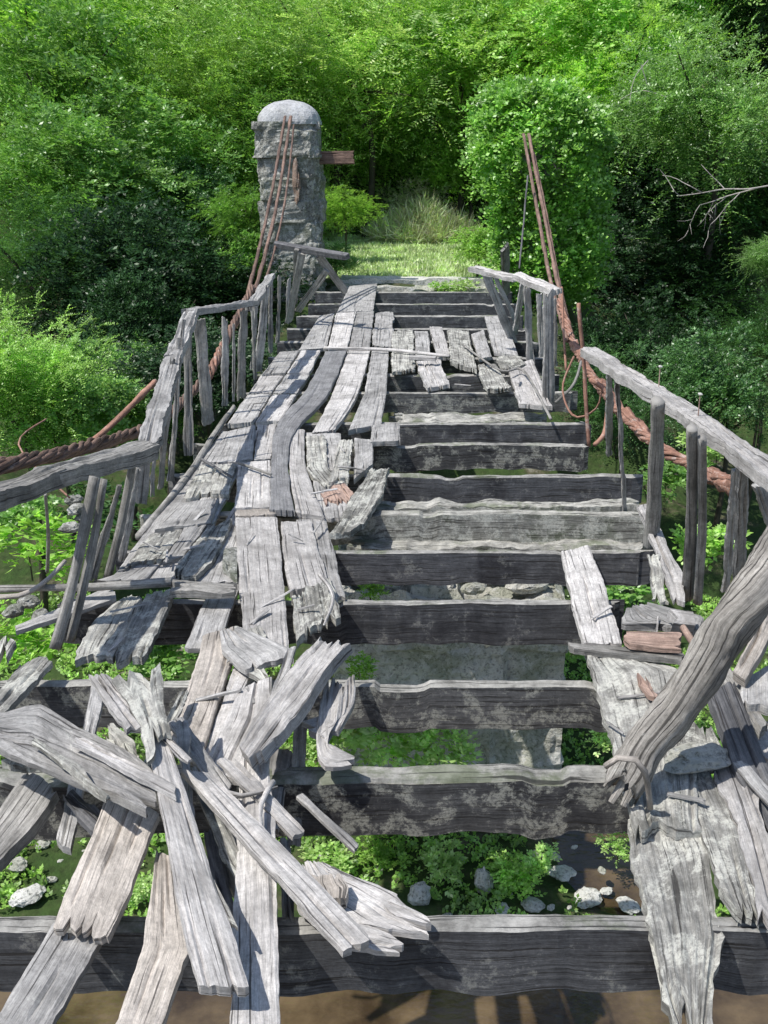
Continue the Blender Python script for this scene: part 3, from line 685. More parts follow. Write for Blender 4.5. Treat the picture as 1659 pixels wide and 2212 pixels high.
# ------------------------------------------------------------------ deck planks
DG = 'deck boards still lying on the crossbeams'
deck = [
 ([(755,618),(815,612),(806,672),(728,674)],'grey','short wide deck board farthest away, beside the wooden trestle'),
 ([(690,682),(722,676),(705,752),(645,756)],'grey','far deck board leftmost of four in the row before the trestle'),
 ([(726,676),(768,674),(750,752),(708,756)],'pale','far deck board second from the left in the row before the trestle'),
 ([(770,674),(808,672),(798,752),(753,754)],'grey','far deck board third from the left in the row before the trestle'),
 ([(812,674),(850,674),(848,750),(803,750)],'grey','far deck board with ragged rounded end, rightmost in the row before the trestle'),
 ([(604,760),(646,757),(616,806),(566,808)],'grey','short deck board leftmost in the row just nearer than the thin cross stick'),
 ([(564,810),(614,808),(585,848),(536,850)],'pale','short deck board at the left edge, second row nearer than the cross stick'),
 ([(534,852),(584,850),(548,912),(490,916)],'grey','short deck board at the left edge, third row nearer than the cross stick'),
 ([(650,757),(692,756),(668,806),(620,806)],'pale','short deck board second from left, just nearer than the cross stick'),
 ([(618,808),(668,808),(640,850),(589,850)],'grey','short deck board second from left, second row nearer than the cross stick'),
 ([(588,852),(640,852),(604,910),(552,912)],'pale','short deck board second from left, third row nearer than the cross stick'),
 ([(703,758),(748,758),(708,850),(640,925),(622,1000),(636,1104),(582,1100),(586,990),(600,912),(662,840)],'mid','long dull grey S curved board in the middle of the deck, shadow put into its grey'),
 ([(752,756),(800,756),(772,850),(722,930),(674,935),(718,850)],'pale','long pale deck board right of the dull curved board'),
 ([(804,754),(840,754),(834,850),(822,918),(752,930),(787,850)],'grey','long deck board at the right edge of the intact far deck, torn near end'),
 ([(848,712),(892,712),(896,800),(846,805)],'rough','decayed short board right of the long far deck boards'),
 ([(928,705),(955,706),(974,770),(945,772)],'pale','narrow pale board lying askew above the thin cross stick end'),
 ([(898,778),(948,774),(972,830),(922,838)],'pale','pale broken board with ragged near end under the cross stick tip'),
 ([(968,712),(1012,712),(1030,800),(974,784)],'rough','decayed board in the middle of the far broken patch'),
 ([(1018,722),(1045,712),(1062,770),(1035,775)],'grey','small broken board right of the decayed middle board of the far patch'),
 ([(1047,682),(1092,684),(1120,768),(1068,762)],'grey','wide grey board at the top right of the far broken patch'),
 ([(1030,782),(1070,785),(1106,842),(1050,842)],'rough','decayed board at the near edge of the far broken patch'),
 ([(1097,792),(1150,775),(1193,878),(1122,872)],'pale','pale leaning board at the foot of the far right railing'),
 ([(896,715),(925,715),(930,770),(898,772)],'grey','small grey board between the decayed short board and the askew narrow one'),
 ([(1070,770),(1125,768),(1140,790),(1090,800)],'rough','flat scrap of board above the pale leaning board'),
 ([(478,935),(552,917),(545,994),(436,1000)],'grey','wide deck board at the left edge, level with the eighth crossbeam'),
 ([(432,1003),(512,1000),(492,1068),(398,1076)],'rough','worn deck board at the left edge, level with the seventh crossbeam'),
 ([(516,1000),(583,992),(583,1095),(505,1097)],'pale','smooth pale deck board left of the S curved board'),
 ([(556,918),(596,916),(584,990),(548,996)],'pale','pale deck board touching the near half of the S curved board'),
 ([(630,922),(658,928),(662,1010),(702,1118),(640,1106),(624,1005)],'pale','curved pale board with flared near end beside the S curved board'),
 ([(735,950),(762,950),(752,1036),(708,1045)],'rough','decayed narrow board left of the notched board end'),
 ([(766,945),(805,950),(806,1000),(764,1036)],'grey','short grey board with frayed near end by the seventh crossbeam'),
 ([(805,917),(862,912),(865,952),(800,955)],'grey','small square board end lying on the eighth crossbeam'),
 ([(800,1012),(845,1006),(812,1090),(775,1146),(715,1152),(755,1080)],'rough','ragged splintered board curving down to the left over the sixth crossbeam'),
 ([(692,1058),(745,1040),(775,1078),(706,1092)],'brown','brown rotten wood fragment beside the ragged splintered board'),
 ([(660,940),(700,940),(712,1010),(745,1040),(700,1050),(665,1010)],'rough','rotten boards remnant right of the curved pale board'),
 ([(508,1116),(598,1116),(612,1250),(625,1418),(530,1418),(516,1250)],'pale','long pale deck board in the middle, over the third to fifth crossbeams'),
 ([(605,1126),(672,1126),(690,1200),(712,1262),(628,1278),(612,1200)],'pale','smooth light board right of the long pale middle board'),
 ([(628,1282),(712,1240),(738,1330),(640,1392)],'rough','splintered board end leaning right above the split timber'),
 ([(392,1086),(474,1074),(452,1130),(335,1142)],'grey','deck board at the left edge, level with the sixth crossbeam'),
 ([(330,1146),(398,1140),(350,1212),(262,1235)],'rough','decayed left edge board level with the fifth crossbeam'),
 ([(402,1136),(448,1132),(395,1200),(352,1214)],'grey','small deck board inside the decayed left edge board'),
 ([(452,1132),(502,1118),(476,1180),(425,1245),(366,1246),(405,1190)],'rough','worn long board left of the long pale middle board'),
 ([(250,1240),(345,1215),(310,1252),(200,1256)],'grey','wedge shaped board just above the long cross pole at the left'),
 ([(478,932),(525,930),(312,1258),(232,1258)],'under','long under board at the very left edge, glimpsed between the short boards'),
 ([(527,930),(562,930),(396,1258),(318,1258)],'under','second long under board from the left, glimpsed between the short boards'),
 ([(564,1080),(508,1090),(402,1258),(520,1258)],'under','wide under board beside the long pale middle board, nearly hidden'),
 ([(640,1120),(705,1120),(745,1290),(655,1290)],'under','under board glimpsed right of the smooth light board'),
 ([(660,935),(735,935),(760,1120),(690,1120)],'under','under board beneath the rotten remnants right of the curved pale board'),
 ([(455,1262),(520,1262),(470,1400),(400,1400)],'under','under board bridging to the broad tan board below the cross pole'),
 ([(506,1100),(590,1098),(597,1113),(508,1114)],'tan','narrow tan batten nailed across under the long pale board end'),
 ([(482,1185),(512,1180),(512,1248),(480,1225)],'stone','pale stone chunk wedged left of the long pale middle board'),
 ([(262,1290),(312,1276),(290,1350),(240,1430),(160,1428),(205,1340)],'rough','broad short board left of the gap, under the cross pole'),
 ([(316,1280),(376,1272),(350,1340),(310,1420),(246,1432),(275,1350)],'rough','short board beside the broad short board under the cross pole'),
 ([(440,1372),(502,1350),(500,1420),(432,1645),(352,1602),(400,1500)],'tan','broad tan board sloping down left below the long pale board'),
 ([(512,1420),(560,1430),(525,1490),(480,1640),(432,1650),(470,1540)],'pale','pale board directly right of the broad tan board'),
 ([(1213,1188),(1272,1176),(1310,1270),(1343,1392),(1262,1388),(1235,1290)],'pale','narrow pale board lying alone over the fourth and fifth crossbeams at the right'),
 ([(1262,1402),(1345,1396),(1470,1440),(1500,1560),(1510,1790),(1375,1800),(1330,1640),(1290,1490)],'rough','broad grey board under the leaning log at the right'),
 ([(1362,1765),(1462,1705),(1530,1830),(1560,2010),(1545,2100),(1525,2250),(1465,2250),(1432,2150),(1395,2000),(1370,1860)],'rough2','long ragged pale board pointing down at the lower right'),
 ([(1465,1640),(1530,1650),(1590,1780),(1640,1990),(1588,1985),(1530,1830)],'rough','split pale board at the lower right edge, left one of two'),
 ([(1535,1640),(1600,1620),(1662,1800),(1720,1990),(1645,1988),(1600,1800)],'pale','split pale board at the lower right edge, right one of two'),
]
for k, (poly, mt, lab) in enumerate(deck):
    z = .045+.012*((k*7) % 3)
    if 'long dull grey S' in lab: z = .075
    kw = dict(jag=(.006,.01), rough=.003, sm=('curved' in lab or 'flared' in lab))
    th = .04
    if mt == 'under': z = .028; th = .025; mt = 'grey'
    if mt == 'rough' or 'ragged' in lab or 'split' in lab: kw = dict(jag=(.03,.04), rough=.008, edge=.012, splits=4)
    if 'pointing down' in lab: kw = dict(jag=(.04,.07), rough=.012, edge=.018, splits=6, jl=.25)
    m = M['rough'] if mt == 'rough2' else M[mt]
    nm = 'deck_board' if mt != 'stone' else 'stone_chunk'
    strip(nm, poly, z, z if 'pointing down' not in lab else -.02, th, m, lab, 'plank' if mt != 'stone' else 'stone', DG if mt != 'stone' else None, **kw)

# ------------------------------------------------------------------ foreground debris
EG = 'loose broken boards heaped on the near deck'
deb = [
 ([(515,1490),(588,1455),(592,1540),(520,1690),(438,1655),(480,1560)],.10,.06,.03,'pale',0,'pale worn board under the split timber'),
 ([(588,1600),(640,1620),(612,1700),(600,1790),(545,1800),(570,1700)],.02,-.05,.03,'grey',0,'dark edged board behind the upright stick'),
 ([(522,1640),(582,1615),(592,1800),(610,2240),(494,2240),(506,1900)],.13,.10,.03,'pale',0,'long pale board running straight down to the bottom edge'),
 ([(642,1862),(700,1860),(850,1918),(972,1988),(892,2062),(745,2035),(635,1950)],.06,.04,.03,'pale',0,'splintered pale board lying right over the nearest crossbeam'),
 ([(238,1690),(345,1745),(222,2056),(104,2026)],.20,.10,.03,'tan',0,'wide brownish board sloping down left with a broken dark end'),
 ([(120,1985),(225,2015),(70,2280),(-60,2280)],.065,.03,.03,'grey',0,'long board running on into the bottom left corner'),
 ([(335,1835),(375,1850),(406,2045),(330,2260),(230,2260),(310,2040)],.10,.12,.03,'tan',0,'smooth brownish board at the bottom, between the two widest sloping boards'),
 ([(390,1660),(442,1655),(808,2028),(742,2052)],.26,.13,.03,'pale',0,'long pale board sloping down right across the heap'),
 ([(-40,1540),(-40,1600),(344,1764),(326,1650),(90,1522)],.30,.30,.03,'grey',0,'large splintered board jutting in from the left edge'),
 ([(308,1530),(364,1600),(482,1960),(538,2135),(425,2128),(385,1960)],.36,.20,.035,'pale',0,'long wide pale board on top of the heap, pointing down'),
 ([(245,1462),(345,1430),(352,1520),(372,1610),(322,1640),(300,1560)],.44,.37,.025,'rough',0,'shattered board top curling up at the head of the heap'),
 ([(180,1440),(222,1440),(335,1570),(300,1605)],.45,.38,.03,'pale',0,'short pale splinter leaning right at the head of the heap'),
 ([(712,1350),(768,1370),(650,1520),(548,1650),(512,1605),(618,1455)],.30,.22,.05,'pale',12,'split pale timber with splintered ends across the middle board'),
 ([(735,1395),(770,1385),(600,1555),(575,1540)],.2,.14,.04,'rough',0,'shattered splinter under the split timber'),
 ([(700,1455),(768,1430),(765,1510),(732,1575),(785,1655),(695,1655),(684,1560)],.20,.12,.03,'pale',0,'ragged hanging strip right of the split timber'),
 ([(655,1880),(735,1882),(752,1912),(748,1938),(660,1935),(640,1905)],.12,.11,.04,'tan',0,'small tan block between the two boards sloping right'),
 ([(460,1780),(512,1800),(545,1930),(598,1990),(540,1990),(490,1900)],.03,.02,.03,'grey',0,'small board glimpsed under the long sloping board'),
 ([(400,1640),(430,1650),(575,1960),(530,1960)],.16,.10,.02,'rough',0,'narrow splinter lying beneath the long sloping board'),
 ([(380,1560),(402,1555),(430,1850),(405,1860)],.24,.18,.02,'grey',0,'thin splinter standing beside the wide top board'),
 ([(215,1580),(235,1550),(300,1600),(310,1660),(285,1665),(240,1630)],.25,.28,.03,'rough',0,'rotten chunk under the short splinter at the head of the heap'),
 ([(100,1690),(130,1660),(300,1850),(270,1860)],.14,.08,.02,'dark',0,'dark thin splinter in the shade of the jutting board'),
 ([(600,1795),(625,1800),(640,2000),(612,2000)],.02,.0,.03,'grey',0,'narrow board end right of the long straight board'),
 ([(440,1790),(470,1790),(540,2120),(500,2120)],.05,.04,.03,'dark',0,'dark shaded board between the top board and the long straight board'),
 ([(205,1450),(232,1460),(150,1830),(118,1820)],.06,.02,.03,'grey',0,'narrow grey board behind the jutting board, sloping down left'),
 ([(360,1560),(395,1545),(505,1700),(480,1730)],.20,.16,.02,'grey',0,'short lath crossing over the broad tan board'),
 ([(150,1600),(170,1585),(390,1700),(380,1720)],.34,.33,.02,'pale',0,'thin lath lying along the upper edge of the jutting board'),
 ([(60,1600),(75,1590),(240,1712),(225,1725)],.335,.335,.012,'rough',0,'long splinter peeling off the jutting board'),
 ([(470,1640),(500,1630),(660,1790),(640,1815)],.20,.10,.02,'pale',0,'narrow lath parallel to the long sloping board, upper one'),
 ([(560,1850),(590,1840),(760,1990),(735,2010)],.10,.07,.02,'tan',0,'narrow lath between the long sloping board and the splintered right one'),
 ([(620,1400),(640,1395),(560,1640),(535,1640)],.16,.14,.02,'grey',0,'narrow lath beside the split timber, running down'),
 ([(-20,1650),(0,1640),(130,1620),(128,1650)],.2,.2,.03,'rough',0,'grey scrap under the jutting board at the left edge'),
 ([(395,1470),(420,1462),(300,1720),(275,1715)],.14,.14,.02,'rough',0,'rough lath passing left of the broad tan board'),
 ([(500,1350),(560,1345),(600,1440),(570,1470),(520,1440)],.085,.085,.03,'rough',0,'rotten scrap at the near end of the long middle board'),
 ([(240,1480),(252,1472),(420,1640),(408,1652)],.41,.34,.012,'pale',0,'very thin sliver lying over the head of the heap'),
 ([(350,1690),(362,1685),(520,2010),(505,2018)],.30,.22,.012,'rough',0,'very thin sliver split from the right edge of the wide top board'),
 ([(640,1720),(655,1712),(780,1830),(768,1842)],.05,.0,.015,'grey',0,'thin lath poking right past the upright stick'),
 ([(50,1425),(122,1412),(0,1542),(-45,1540)],.12,.10,.04,'rough',0,'short rough board at the left edge under the leaning balusters'),
 ([(60,1660),(125,1700),(70,1780),(-20,1880),(-40,1800),(10,1730)],.10,.02,.05,'post',0,'weathered thick board end at the left edge'),
 ([(-10,1380),(38,1385),(12,1430),(-10,1445)],.15,.12,.04,'rough',0,'board scrap at the left edge above the rough short board'),
 ([(30,1352),(32,1362),(250,1290),(246,1262)],.02,.06,.03,'grey',0,'thin board lying askew at the left beside the cross pole'),
 ([(475,1360),(520,1352),(630,1400),(635,1425),(530,1450),(480,1400)],.10,.10,.03,'grey',0,'small pale board across the end of the long middle board'),
 ([(1345,1362),(1350,1388),(1488,1400),(1490,1368)],.14,.14,.03,'brown',0,'reddish brown board piece beside the leaning log'),
 ([(1225,1388),(1225,1400),(1480,1425),(1480,1402)],.10,.10,.03,'post',0,'dark narrow batten crossing under the leaning log'),
 ([(1365,1440),(1385,1436),(1430,1520),(1405,1520)],.11,.11,.02,'brown',0,'small reddish splinter left of the leaning log'),
 ([(1375,1090),(1400,1088),(1475,1240),(1480,1300),(1455,1300),(1420,1200)],.12,.06,.03,'pale',0,'pale narrow board hanging at the foot of the right balusters'),
 ([(1398,1195),(1425,1195),(1442,1300),(1412,1300)],.1,.04,.02,'rough',0,'ragged strip beside the pale hanging narrow board'),
 ([(1340,1310),(1400,1300),(1520,1330),(1510,1362),(1420,1350),(1345,1345)],.08,.08,.04,'grey',0,'grey board bits at the foot of the right balusters'),
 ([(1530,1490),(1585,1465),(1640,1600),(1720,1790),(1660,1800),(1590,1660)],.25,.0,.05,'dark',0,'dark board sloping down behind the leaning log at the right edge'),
 ([(1650,1290),(1690,1300),(1650,1400),(1612,1470),(1580,1450),(1625,1370)],.35,.2,.05,'tan',0,'curved tan board at the right edge above the dark sloping board'),
 ([(1600,1470),(1690,1420),(1700,1530),(1600,1530)],.15,.15,.04,'grey',0,'board scrap at the right edge behind the dark sloping board'),
 ([(1480,1560),(1540,1560),(1570,1620),(1540,1660),(1470,1650),(1460,1600)],.08,.08,.04,'rough',0,'crumbling board end between the leaning log and the dark sloping board'),
 ([(1590,1560),(1660,1550),(1700,1620),(1640,1650)],.06,.02,.04,'pale',0,'pale square board end at the right edge'),
 ([(1555,1800),(1600,1790),(1662,1900),(1690,2010),(1600,2005),(1570,1900)],.03,.02,.04,'rough',0,'decayed board under the two split boards at the lower right'),
 ([(1500,1380),(1530,1370),(1660,1560),(1640,1580)],.12,.12,.04,'post',0,'thin dark timber tangled behind the upper leaning log'),
 ([(1580,1640),(1600,1625),(1700,1740),(1690,1765)],.12,.08,.02,'grey',0,'narrow lath crossing the split boards at the right edge'),
 ([(1420,1690),(1436,1680),(1500,1850),(1486,1860)],.07,.02,.015,'rough',0,'thin splinter lying on the long ragged board at the lower right'),
]
for poly, za, zb, th, mt, roll, lab in deb:
    kw = dict(jag=(.014,.024), rough=.004, edge=.005, splits=4)
    if mt == 'rough' or 'splinter' in lab or 'ragged' in lab or 'shattered' in lab: kw = dict(jag=(.05,.06), rough=.008, edge=.010, jl=.22, splits=5)
    if 'hanging strip' in lab: kw['sm'] = True
    strip('broken_board', poly, za, zb, th, M[mt], lab, 'plank', EG, roll=roll, **kw)
o = board('upright_stick', P(650, 1532, .17), P(632, 1840, -.25), .05, .03, (0,-1,.5), M['post'], None, jag=(.02,.02)); tag(o, 'thin upright stick standing in the gap right of the long middle boards', 'stick')
def stick(pts, r, mat, lab, name='stick', cat='stick', seg=7, rough=.25, **kw):
    o = tube(name, pts, r, M[mat], None, seg, rough, 3, **kw); tag(o, lab, cat); return o
stick([P(700,752,.1), P(840,756,.1), P(972,770,.1)], .018, 'pale', 'thin pale stick lying straight across the far deck boards')
o = board('pale_block', P(885,768,.15), P(942,770,.15), .09, .04, (0,0,1), M['pale'], None, jag=(0,0)); tag(o, 'small pale block lying on the thin cross stick', 'block')
stick([P(0,1272,.10), P(200,1268,.12), P(370,1258,.12)], (.018,.024), 'post', 'long thin pole lying across the left deck', 'pole', 'pole')
o = strip('short_pole', [(360,1250),(355,1275),(505,1278),(512,1258)], .13, .13, .04, M['post'], 'thick rough stick end lying against the long pale board at the left', 'stick', jag=(.04,.05), rough=.01)
stick([P(1000,745,.1), P(1080,800,.12), P(1130,800,.1), P(1190,905,.1)], .012, 'post', 'thin bent twig across the far broken patch', 'twig', 'twig')
stick([P(435,992,.1), P(500,1030,.1)], .010, 'dark', 'thin dark stick on the left deck boards')
stick([P(515,1000,.1), P(585,1025,.1)], .010, 'post', 'thin grey stick on the smooth pale board')
for pp, lab in [(([(690,1240),(720,1290),(700,1350)]),'thin splinter curling off the splintered middle board'),(([(590,1690),(560,1750),(575,1850)]),'thin splinter over the long straight board'),(([(455,1700),(520,1720),(600,1700)]),'short stick poking right from the heap')]:
    stick([P(a, b, .16) for a, b in pp], (.012,.005), 'pale', lab, 'splinter', 'splinter')
rs5 = random.Random(12)
for (x, y) in [(540,1160),(430,1110),(360,1200),(640,1160),(900,760),(1000,830),(560,870),(280,1310),(250,1390),(470,1500),(560,1330),(1300,1320),(1380,1500),(1420,1350),(700,1060),(740,970),(1120,820),(1480,1720),(420,1180),(660,1310),(500,1420),(540,1500),(600,1290),(330,1180),(1330,1570),(1450,1590),(690,1130),(760,1010)]:
    a = rs5.uniform(0, 3.14); p = P(x, y, .09); l = rs5.uniform(.04, .12); dv = Vector((math.cos(a)*l, math.sin(a)*l, rs5.uniform(0,.02)))
    o = board('wood_splinter', p-dv, p+dv, rs5.uniform(.008,.022), .008, (0,0,1), M['pale' if rs5.random() < .6 else 'grey'], None, jag=(.01,.01), splits=0)
    tag(o, 'small thin wood splinter lying loose on the deck boards', 'splinter', 'small loose splinters on the deck')
stick([P(505,880,.03), P(462,940,.05), P(425,1000,.03), P(380,1062,.03), P(300,1160,.0)], (.022,.028), 'post', 'dark curved edge pole running along the left side of the deck', 'edge_pole', 'pole', 10, .2)

# leaning log
LP = [P(1730,1110,.95), P(1640,1262,.80), P(1552,1390,.60), P(1455,1540,.36), P(1385,1625,.23), P(1345,1690,.14)]
lg = empty('leaning_log', LP[-1], 'thick weathered log leaning down from the right railing onto the deck', 'log')
tube('trunk_pole', LP, (.078,.068), M['bark'], lg, 44, .16, 5, jag=.035, step=.016, fr=2.4)
B = LP[-1]; dirL = (LP[-1]-LP[-2]).normalized()
for q in range(6):
    a = q*1.05; off = Vector((math.cos(a)*.04, math.sin(a)*.02, math.sin(a)*.03))
    tube('splinter', [B+off-dirL*.06, B+off*1.25+dirL*(.02+.014*(q % 3))], (.02,.011), M['bark'], lg, 6, .4, q, step=.02)
a = P(1308,1655,.27); b = P(1352,1632,.33); c = P(1392,1665,.28); d = P(1405,1745,.1)
tube('rope_tie', [a, b, c, d], .011, M['tan'], lg, 8, .1, 2)
stick([P(1475,1355,.25), P(1510,1410,.22)], .015, 'brown', 'short reddish twig poking out behind the leaning log', 'twig', 'twig')
rock('plaster_lump', P(1505,1640,.10), (.12,.08,.03), M['pier'], 'crumbly whitish lump on the board end right of the leaning log foot', 5, cat='stone', amp=1.0)
o = board('pale_block', P(1425,1325,.16), P(1500,1335,.14), .1, .06, (0,-.3,1), M['pale'], None, jag=(.03,.0)); tag(o, 'pale rounded block at the foot of the right balusters', 'block')

# ------------------------------------------------------------------ railings
def railing(label, rails, bals, name='railing'):
    fst = bals[0]; b0 = P(fst[2], fst[3], -.02)
    root = empty(name, b0, label, 'railing', 'broken wooden railings of the bridge')
    for (pts, w, th, mt) in rails:
        V = [Q(*p) for p in pts]
        for a, b in zip(V, V[1:]):
            e = (b-a).normalized()*.04
            board('handrail', a-e, b+e, w, th, (0,-.35,1), M[mt], root, jag=(.02,.02), rough=.009, edge=.010, splits=4)
    for (tx, ty, bx, by, wd, dY, rnd) in bals:
        B0 = P(bx, by, -.03); T0 = Q(tx, ty, B0.y+dY)
        if rnd: tube('baluster', [T0, T0.lerp(B0,.5)+Vector((.01,0,0)), B0], (wd*.40, wd*.46), M['post'], root, 14, .22, bx, step=.04)
        else: board('baluster', T0, B0, (wd*.85, wd), min(wd*.5, .035), (.25 if bx > 900 else .4,-1,.1), M['grey' if (bx*7) % 3 else 'post'], root, jag=(.03,.02), edge=.008)
    return root
railing('near right railing with a thick pale sloping handrail and dark round balusters',
 [([(1275,752,6.75),(1490,885,4.9),(1700,1035,3.75)],.115,.06,'pale')],
 [(1318,800,1318,985,.05,-.6,0),(1335,812,1350,1108,.03,-.2,0),(1420,865,1405,1185,.09,-.5,1),(1495,925,1485,1290,.065,-.6,1),(1517,945,1508,1300,.05,-.55,1),
  (1592,1010,1570,1280,.04,-.6,0),(1610,1005,1600,1300,.06,-.75,0),(1640,1040,1690,1180,.08,-.3,0)])
railing('far right railing collapsed inward, with splayed grey boards',
 [([(1024,576,11.3),(1112,596,10.8)],.10,.05,'pale'),([(1118,590,10.4),(1200,622,9.6)],.12,.06,'pale')],
 [(1185,625,1186,875,.10,0,0),(1050,590,1112,745,.10,-.3,0),(1068,592,1118,700,.06,-.3,0),(1132,605,1112,728,.07,-.4,0),(1138,612,1148,790,.08,0,0),(1165,625,1172,775,.07,0,0),(1093,532,1095,640,.17,-2.5,0),(1200,640,1200,800,.035,0,0)])
railing('near left railing with a heavy sagging handrail at the left edge',
 [([(-60,1072,3.85),(110,1012,4.5),(320,958,5.3)],.13,.08,'post')],
 [(205,1030,120,1400,.06,.2,1),(225,1035,152,1385,.045,.2,1),(262,1040,198,1262,.04,0,0),(285,1010,232,1250,.05,0,1),(300,1010,262,1215,.04,0,0),(98,1068,102,1235,.02,-.6,1)])
railing('middle left railing tilting outward, its rail dropping toward the camera',
 [([(318,955,5.4),(375,765,6.9),(412,672,8.0)],.11,.06,'grey'),([(405,668,8.0),(548,648,9.7)],.09,.05,'grey')],
 [(318,955,305,1095,.09,0,0),(375,770,345,1060,.04,0,0),(388,730,372,1040,.03,.1,0),(398,690,365,1040,.03,.2,0),(405,700,408,985,.07,.2,0),(432,682,450,920,.10,0,0),(485,675,488,885,.06,0,0),(505,690,505,868,.03,0,0),(527,668,522,868,.075,0,0),(545,655,552,820,.035,0,0),
  (340,900,328,1075,.03,0,0)])
railing('far left railing of grey boards before the trestle',
 [([(540,660,9.8),(585,592,11.2)],.09,.05,'grey')],
 [(575,612,560,805,.08,0,0),(585,600,585,765,.05,0,0),(604,595,600,745,.045,0,0),(555,640,545,800,.04,0,0),(625,600,622,700,.045,0,0)])
tr = empty('wooden_trestle', P(650,700,0), 'small broken wooden trestle at the foot of the stone pillar', 'trestle')
board('top_bar', Q(590,522,13.2), Q(752,549,12.6), .08, .07, (0,-.4,1), M['dark'], tr, jag=(.02,.02))
for a, b, w in [((652,545),(622,700),.09),((688,552),(748,634),.09),((705,585),(640,675),.08),((640,540),(636,660),.06)]:
    board('leg', Q(*a, 12.9), Q(*b, 13.2), w, .05, (0,-1,.1), M['post'], tr, jag=(.01,.02))

# ------------------------------------------------------------------ cables and rods
cg = 'rusty suspension cables of the bridge'
def bundle(root, ctr, r, n, seed, mat, turns=5):
    pts = smoothc([Vector(p) for p in ctr]); C, T_ = resample(pts, max(8, int(sum((b-a).length for a, b in zip(pts, pts[1:]))/.07)))
    for k in range(n):
        W = []
        for i, c in enumerate(C):
            U = (C[min(len(C)-1, i+1)]-C[max(0, i-1)]).normalized(); A = U.cross(Vector((0,0,1))).normalized(); Bv = A.cross(U)
            th = 2*math.pi*(k/n)+turns*i/len(C)*2*math.pi+.5*nz(i*.3, k, seed)
            W.append(c+(A*math.cos(th)+Bv*math.sin(th))*r*(.75+.6*nz(i*.25, k*3, seed)))
        tube('strand', W[::2]+[W[-1]], r*.48, M[mat], root, 7, .35, k+seed, step=.06)
def cable(lab, sets, bundles, wraps=None):
    root = empty('suspension_cable', Q(*sets[0][0][-1]), lab, 'cable', cg)
    for pts, r in sets: tube('strand', [Q(*p) for p in pts], r, M['rust'], root, 8, .4, len(pts)+int(pts[0][0]), step=.06)
    for pts, r, n, mt, tn in bundles: bundle(root, [Q(*p) for p in pts], r, n, int(pts[0][0]), mt, tn)
    if wraps:
        for (px, py, Y, px2, py2, Y2, r) in wraps: tube('wrapping', [Q(px,py,Y), Q((px+px2)/2+3,(py+py2)/2,(Y+Y2)/2), Q(px2,py2,Y2)], (r, r*.8), M['wrap'], root, 16, .45, px, step=.02, fr=3)
    return root
cable('rusty right suspension cable rising to the ivy pillar and thickly wrapped near the camera',
 [([(1131,290,16.4),(1160,450,14.5),(1188,600,12.6),(1225,735,10.2)],.024),([(1142,290,16.4),(1173,450,14.5),(1202,600,12.6),(1234,735,10.2)],.024),
  ([(1153,330,16.0),(1184,480,14.2),(1208,610,12.5),(1240,740,10.2)],.018)],
 [([(1208,650,11.4),(1238,740,10.1),(1290,830,8.6),(1380,930,7.1),(1480,1000,6.2),(1575,1045,5.5)],.032,5,'wrap',9)],
 [(1240,745,10.0,1262,785,9.3,.046),(1290,825,8.6,1340,890,7.7,.052),(1350,895,7.5,1398,945,6.95,.05),(1530,1025,5.8,1590,1055,5.4,.05)])
cable('rusty left suspension cable rising to the cap of the stone pillar',
 [([(616,252,16.6),(586,420,14.6),(558,545,13),(536,630,11.8)],.021),([(628,252,16.6),(602,420,14.6),(574,545,13),(549,632,11.8)],.023),([(635,270,16.4),(618,420,14.5),(592,545,13),(564,632,11.8)],.015)],
 [([(545,620,11.9),(505,700,10.6),(455,800,9.2),(370,890,7.8),(290,935,6.7),(120,985,5.5),(0,1008,4.9),(-150,1040,4.4)],.032,5,'rust',10),
  ([(540,640,11.8),(495,720,10.4),(440,830,8.8)],.035,4,'wrap',4),([(300,930,6.7),(120,978,5.5),(-100,1015,4.6)],.03,4,'rust',5)])
stick([Q(335,825,9.5), Q(270,890,8.6), Q(200,955,8.0)], .028, 'wrap', 'straight rusty pipe slanting down behind the left railing', 'pipe', 'pipe')
stick([P(-10,1290,.1), P(50,1285,.12), P(100,1255,.15), P(140,1212,.2)], .013, 'tan', 'bent brown rod at the left edge beside the cross pole', 'bent_rod', 'rod')
stick([Q(1250,655,8.1), Q(1262,800,8.1), Q(1272,965,8.0)], .016, 'wrap', 'upright rusty rod inside the right cable', 'hanger_rod', 'rod')
stick([Q(1275,820,8.2), Q(1310,850,8.2), Q(1308,930,8.0), Q(1285,960,7.8)], .02, 'wrap', 'bent rusty rod hooking right beside the upright rod', 'bent_rod', 'rod')
stick([Q(1240,770,8.6), Q(1215,840,8.6), Q(1240,900,8.4), Q(1290,880,8.3), Q(1300,820,8.3)], .009, 'wrap', 'loose rusty wire loop hanging in the right railing gap', 'loose_wire', 'wire')
stick([Q(1140,380,14.8), Q(1122,580,13.5)], .012, 'dark', 'thin dark wire hanging left of the right cable', 'hanger_wire', 'wire')
stick([Q(1213,620,10.4), Q(1222,800,9.9)], .012, 'wrap', 'thin wire dropping from the right cable to the deck', 'hanger_wire', 'wire')
stick([Q(1200,870,8.9), Q(1240,830,9.0), Q(1255,780,9.1)], .014, 'post', 'thin grey stick leaning outside the far right railing foot')
stick([Q(150,1075,5.4), Q(40,960,6.5), Q(100,905,7.5)], .006, 'wrap', 'loose thin wire looping over the left cable', 'loose_wire', 'wire')
for px, py, Y, lab in [(1423,835,5.45,'small flowering weed growing on the right handrail, the farther one'),(1508,900,4.75,'small weed growing on the right handrail, the nearer one')]:
    b = Q(px, py, Y); w = empty('rail_weed', b, lab, 'weed')
    tube('stem', [b, b+Vector((0,0,.1))], .003, M['brown'], w, 5, 0, 1, step=.03)
    rock('flower_head', b+Vector((0,0,.11)), .012, M['white_rock'], None, 2, parent=w, sub=2)

